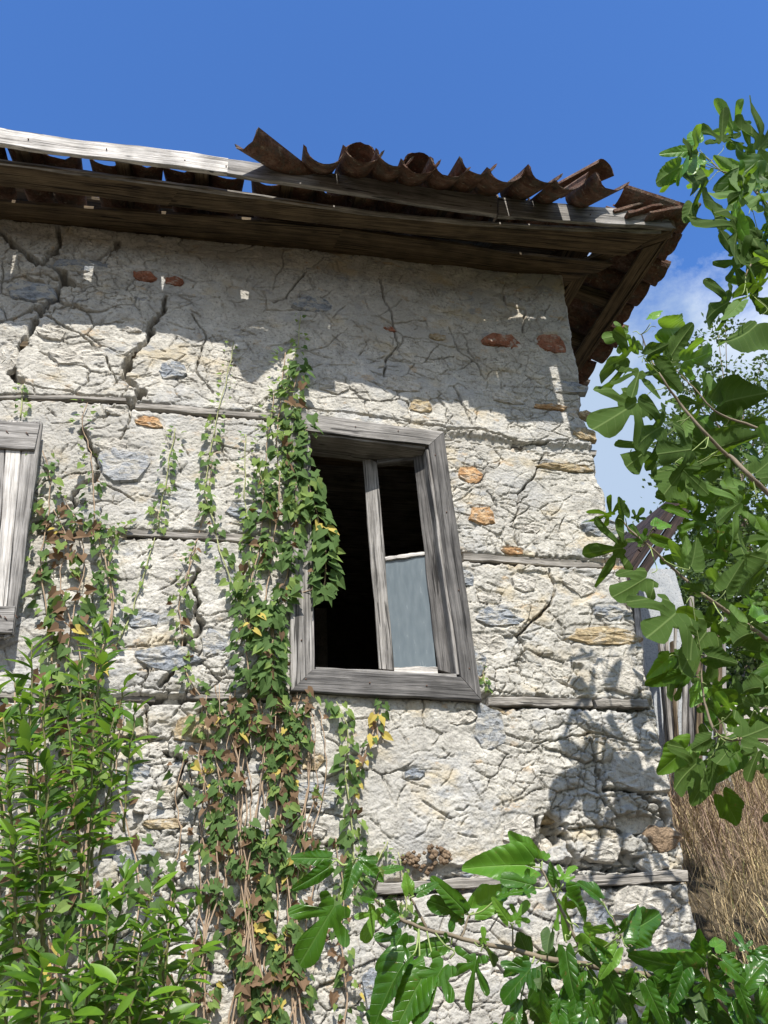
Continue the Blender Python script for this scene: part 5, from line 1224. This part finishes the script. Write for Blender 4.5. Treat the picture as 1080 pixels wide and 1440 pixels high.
for px, py, y, r, n in CL:
    c = at(px, py, y); s = (at(px+10, py, y)-c).length/10; R_ = r*s
    tgt = min(tp_[1:], key=lambda q2: (q2-c).length)
    limbs.append((smoothline([tgt, (tgt+c)/2+Vector((tu(-.1, .1), tu(-.1, .1), tu(0, .15))), c], 4, .01), .014, .004, 5))
    for i in range(int(n)):
        d = Vector((TRr.gauss(0, .5), TRr.gauss(0, .5), TRr.gauss(0, .5)))*R_; p_ = c+d
        ax = Vector((tu(-1, 1), tu(-1, 1), tu(-1, .6))).normalized(); nn = Vector((tu(-1, 1), tu(-1, 1), tu(-.2, 1))); nn = (nn-ax*nn.dot(ax)).normalized(); X_ = ax.cross(nn); sz = tu(.05, .095)
        P5 = [p_, p_+(ax*.45-X_*.33)*sz+nn*.06*sz, p_+ax*sz, p_+(ax*.45+X_*.33)*sz+nn*.06*sz]
        Vl += [tuple(v-troot) for v in P5]; Fl.append((o_, o_+1, o_+2, o_+3)); o_ += 4
obj('foliage', mesh('foliage', Vl, Fl, M['tree_leaf']), tree, Matrix.Translation(troot), kind='stuff')
for l_ in limbs[::2]: tubes('limb', [l_], M['fig_bark'], tree)

# ------------------------------------------------------------------ shed, poles, dry bank
yS = 2.6
shed_o = at(930, 985, yS)
shed = empty('shed', (shed_o.x, yS, tz(shed_o.x, yS)), label='small grey rendered shed with a dark low roof behind the house corner', cat='shed')
a, b = at(880, 800, yS), at(948, 800, yS)
zb = tz(shed_o.x, yS)-.3
slab('wall', a.x-.5, b.x, yS, yS+2.0, zb, a.z+.02, M['shed_wall'], shed)
c0_ = at(890, 822, yS-.03); c1_ = at(915, 990, yS-.03)
board('corner_board', at(888, 815, yS-.02), at(902, 985, yS-.02), at(898, 815, yS-.02), at(912, 985, yS-.02), .015, M['pale_wood'], shed, nrm=(0, -1, 0))
M['roof_dark'] = wood('tarred_roof_board', (.075, .05, .042), (.045, .032, .028), (.015, .012, .010), knots=False)
ye = yS-.95
r0, r1 = at(858, 838, ye), at(960, 692, ye)
for k in range(5):
    f0, f1 = k/5, (k+.96)/5
    board('roof_sheet', r0.lerp(r1, f0), r0.lerp(r1, f1), r0.lerp(r1, f0)+Vector((.05, 3.0, .25)), r0.lerp(r1, f1)+Vector((.05, 3.0, .25)), .03, M['roof_dark'], shed, nrm=(0, 0, -1), seg=4)
board('barge_board', r0, r1, r0+Vector((.02, 0, -.05)), r1+Vector((.02, 0, -.05)), .03, M['roof_dark'], shed, nrm=(0, -1, 0), seg=8)
board('barge_board', r0+Vector((.04, .03, -.05)), r1+Vector((.04, .03, -.05)), r0+Vector((.09, .03, -.11)), r1+Vector((.09, .03, -.11)), .03, M['roof_dark'], shed, nrm=(0, -1, 0), seg=8)
board('eave_sheet', at(862, 764, yS-.3), at(880, 778, yS-.3), at(870, 768, yS-.3), at(886, 775, yS-.3), .01, M['metal'], shed, nrm=(0, -1, 0), seg=2)
gable = [Vector((a.x-.2, yS+.01, a.z)), Vector((b.x+.5, yS+.01, a.z)), Vector((b.x+.5, yS+.01, at(985, 712, yS).z))]
poles = empty('pole_stack', at(960, 1060, 2.2), label='upright bundle of split weathered poles leaning against the shed', cat='woodpile')
for i in range(17):
    f = i/16; y = 2.15+U(-.12, .12)
    t0 = at(928+f*85+U(-6, 6), 850+U(-40, 60)+f*20, y); b0 = at(936+f*75+U(-5, 5), 1062+U(-8, 12), y)
    w = U(.022, .045); d = Vector((w, U(-.01, .01), 0))
    board('pole', t0, b0, t0+d, b0+d*U(.9, 1.3), U(.02, .035), M[rnd.choice(['band_wood', 'dark_grey_wood', 'grey_wood', 'brown_wood'])], poles, nrm=(0, -1, 0), seg=7, jit=.004, ragged=.01, cham=.006)
# pale field wall glimpsed through the leaves
fw0 = at(1000, 1000, 3.0)
fwall = empty('field_wall', (fw0.x+.4, 3.1, fw0.z-.6), label='pale rubble wall glimpsed through leaves below the small-leaved tree', cat='wall')
def fwf(A, B):
    f1, f2, idd, tl = voro(A, B, .22, .16, 771, .35, 4.0)
    h = .05*smooth(0, .3, f2-f1)+.05*idd+.03*fbm(A*14, B*14, 9, 4); top = smooth(.9, 1.15, B/1.0+.12*fbm(A*3, B*0, 5, 3))
    return np.stack([fw0.x+A-.4, 3.05-h+top*.5, fw0.z-.75+B*.95-.0*A], -1)
v_, q_ = grid(fwf, (0, 3.2), (0, 1.1), 150, 60)
obj('rubble_face', fastmesh('rubble_face', v_-np.array([fw0.x+.4, 3.1, fw0.z-.6]), q_, M['pale_stone']), fwall, WM[fwall.name])

def blades(name, n, fn, mat, wr, lr, lean, label=None, cat=None):
    V_ = np.zeros((n, 7, 3)); r = np.random.RandomState(44)
    F_ = []
    for i in range(n):
        p_ = fn(r); L_ = r.uniform(*lr); w = r.uniform(*wr); an = r.uniform(0, 6.28); ln = r.uniform(*lean)
        side = np.array([math.cos(an+1.57), math.sin(an+1.57), 0])*w; d = np.array([math.cos(an), math.sin(an), 0])
        for j, s in enumerate((0, .4, .75)):
            c = p_+np.array([0, 0, 1])*L_*s*(1-.25*ln*s)+d*L_*ln*s*s
            V_[i, 2*j] = c-side*(1-s*.6); V_[i, 2*j+1] = c+side*(1-s*.6)
        V_[i, 6] = p_+np.array([0, 0, 1])*L_*(1-.35*ln)+d*L_*ln
        o_ = i*7; F_ += [(o_, o_+1, o_+3, o_+2), (o_+2, o_+3, o_+5, o_+4), (o_+4, o_+5, o_+6)]
    return obj(name, mesh(name, V_.reshape(-1, 3), F_, mat), kind='stuff', label=label, cat=cat)
def gpos(r):
    while True:
        x = r.uniform(2.15, 4.6); y = r.uniform(-.3, 4.0)
        if x > 2.75 or y < -.05 or True: return np.array([x if x > 2.62 else x+.5, y, 0])
TUFT = [(rnd.uniform(2.12, 4.8), rnd.uniform(-.4, 4.0)) for _ in range(130)]
def gp(r):
    a, b = TUFT[r.randint(0, len(TUFT))]; x = max(2.12, a+r.normal(0, .07)); y = b+r.normal(0, .07)
    if r.uniform() < .3: x = r.uniform(2.12, 4.8); y = r.uniform(-.2, 4)
    return np.array([x, y, tz(x, y)-.01])
_tzc = {}
blades('dry_grass', 11000, gp, M['dry_grass'], (.0010, .0028), (.10, .55), (.1, 1.7), 'tall dry straw-coloured grass on the bank beside the house corner', 'grass')
def gp2(r):
    x = r.uniform(2.1, 4.4); y = r.uniform(1.4, 3.2); return np.array([x, y, tz(x, y)])
blades('green_weeds', 900, gp, M['green_grass'], (.002, .004), (.08, .25), (.3, 1.3), 'sparse green weeds among the dry grass on the bank', 'weeds')
blades('dry_twigs', 2200, gp2, M['twig'], (.0015, .0035), (.2, .6), (.3, 1.1), 'brown tangle of dry twigs at the foot of the poles', 'brushwood')
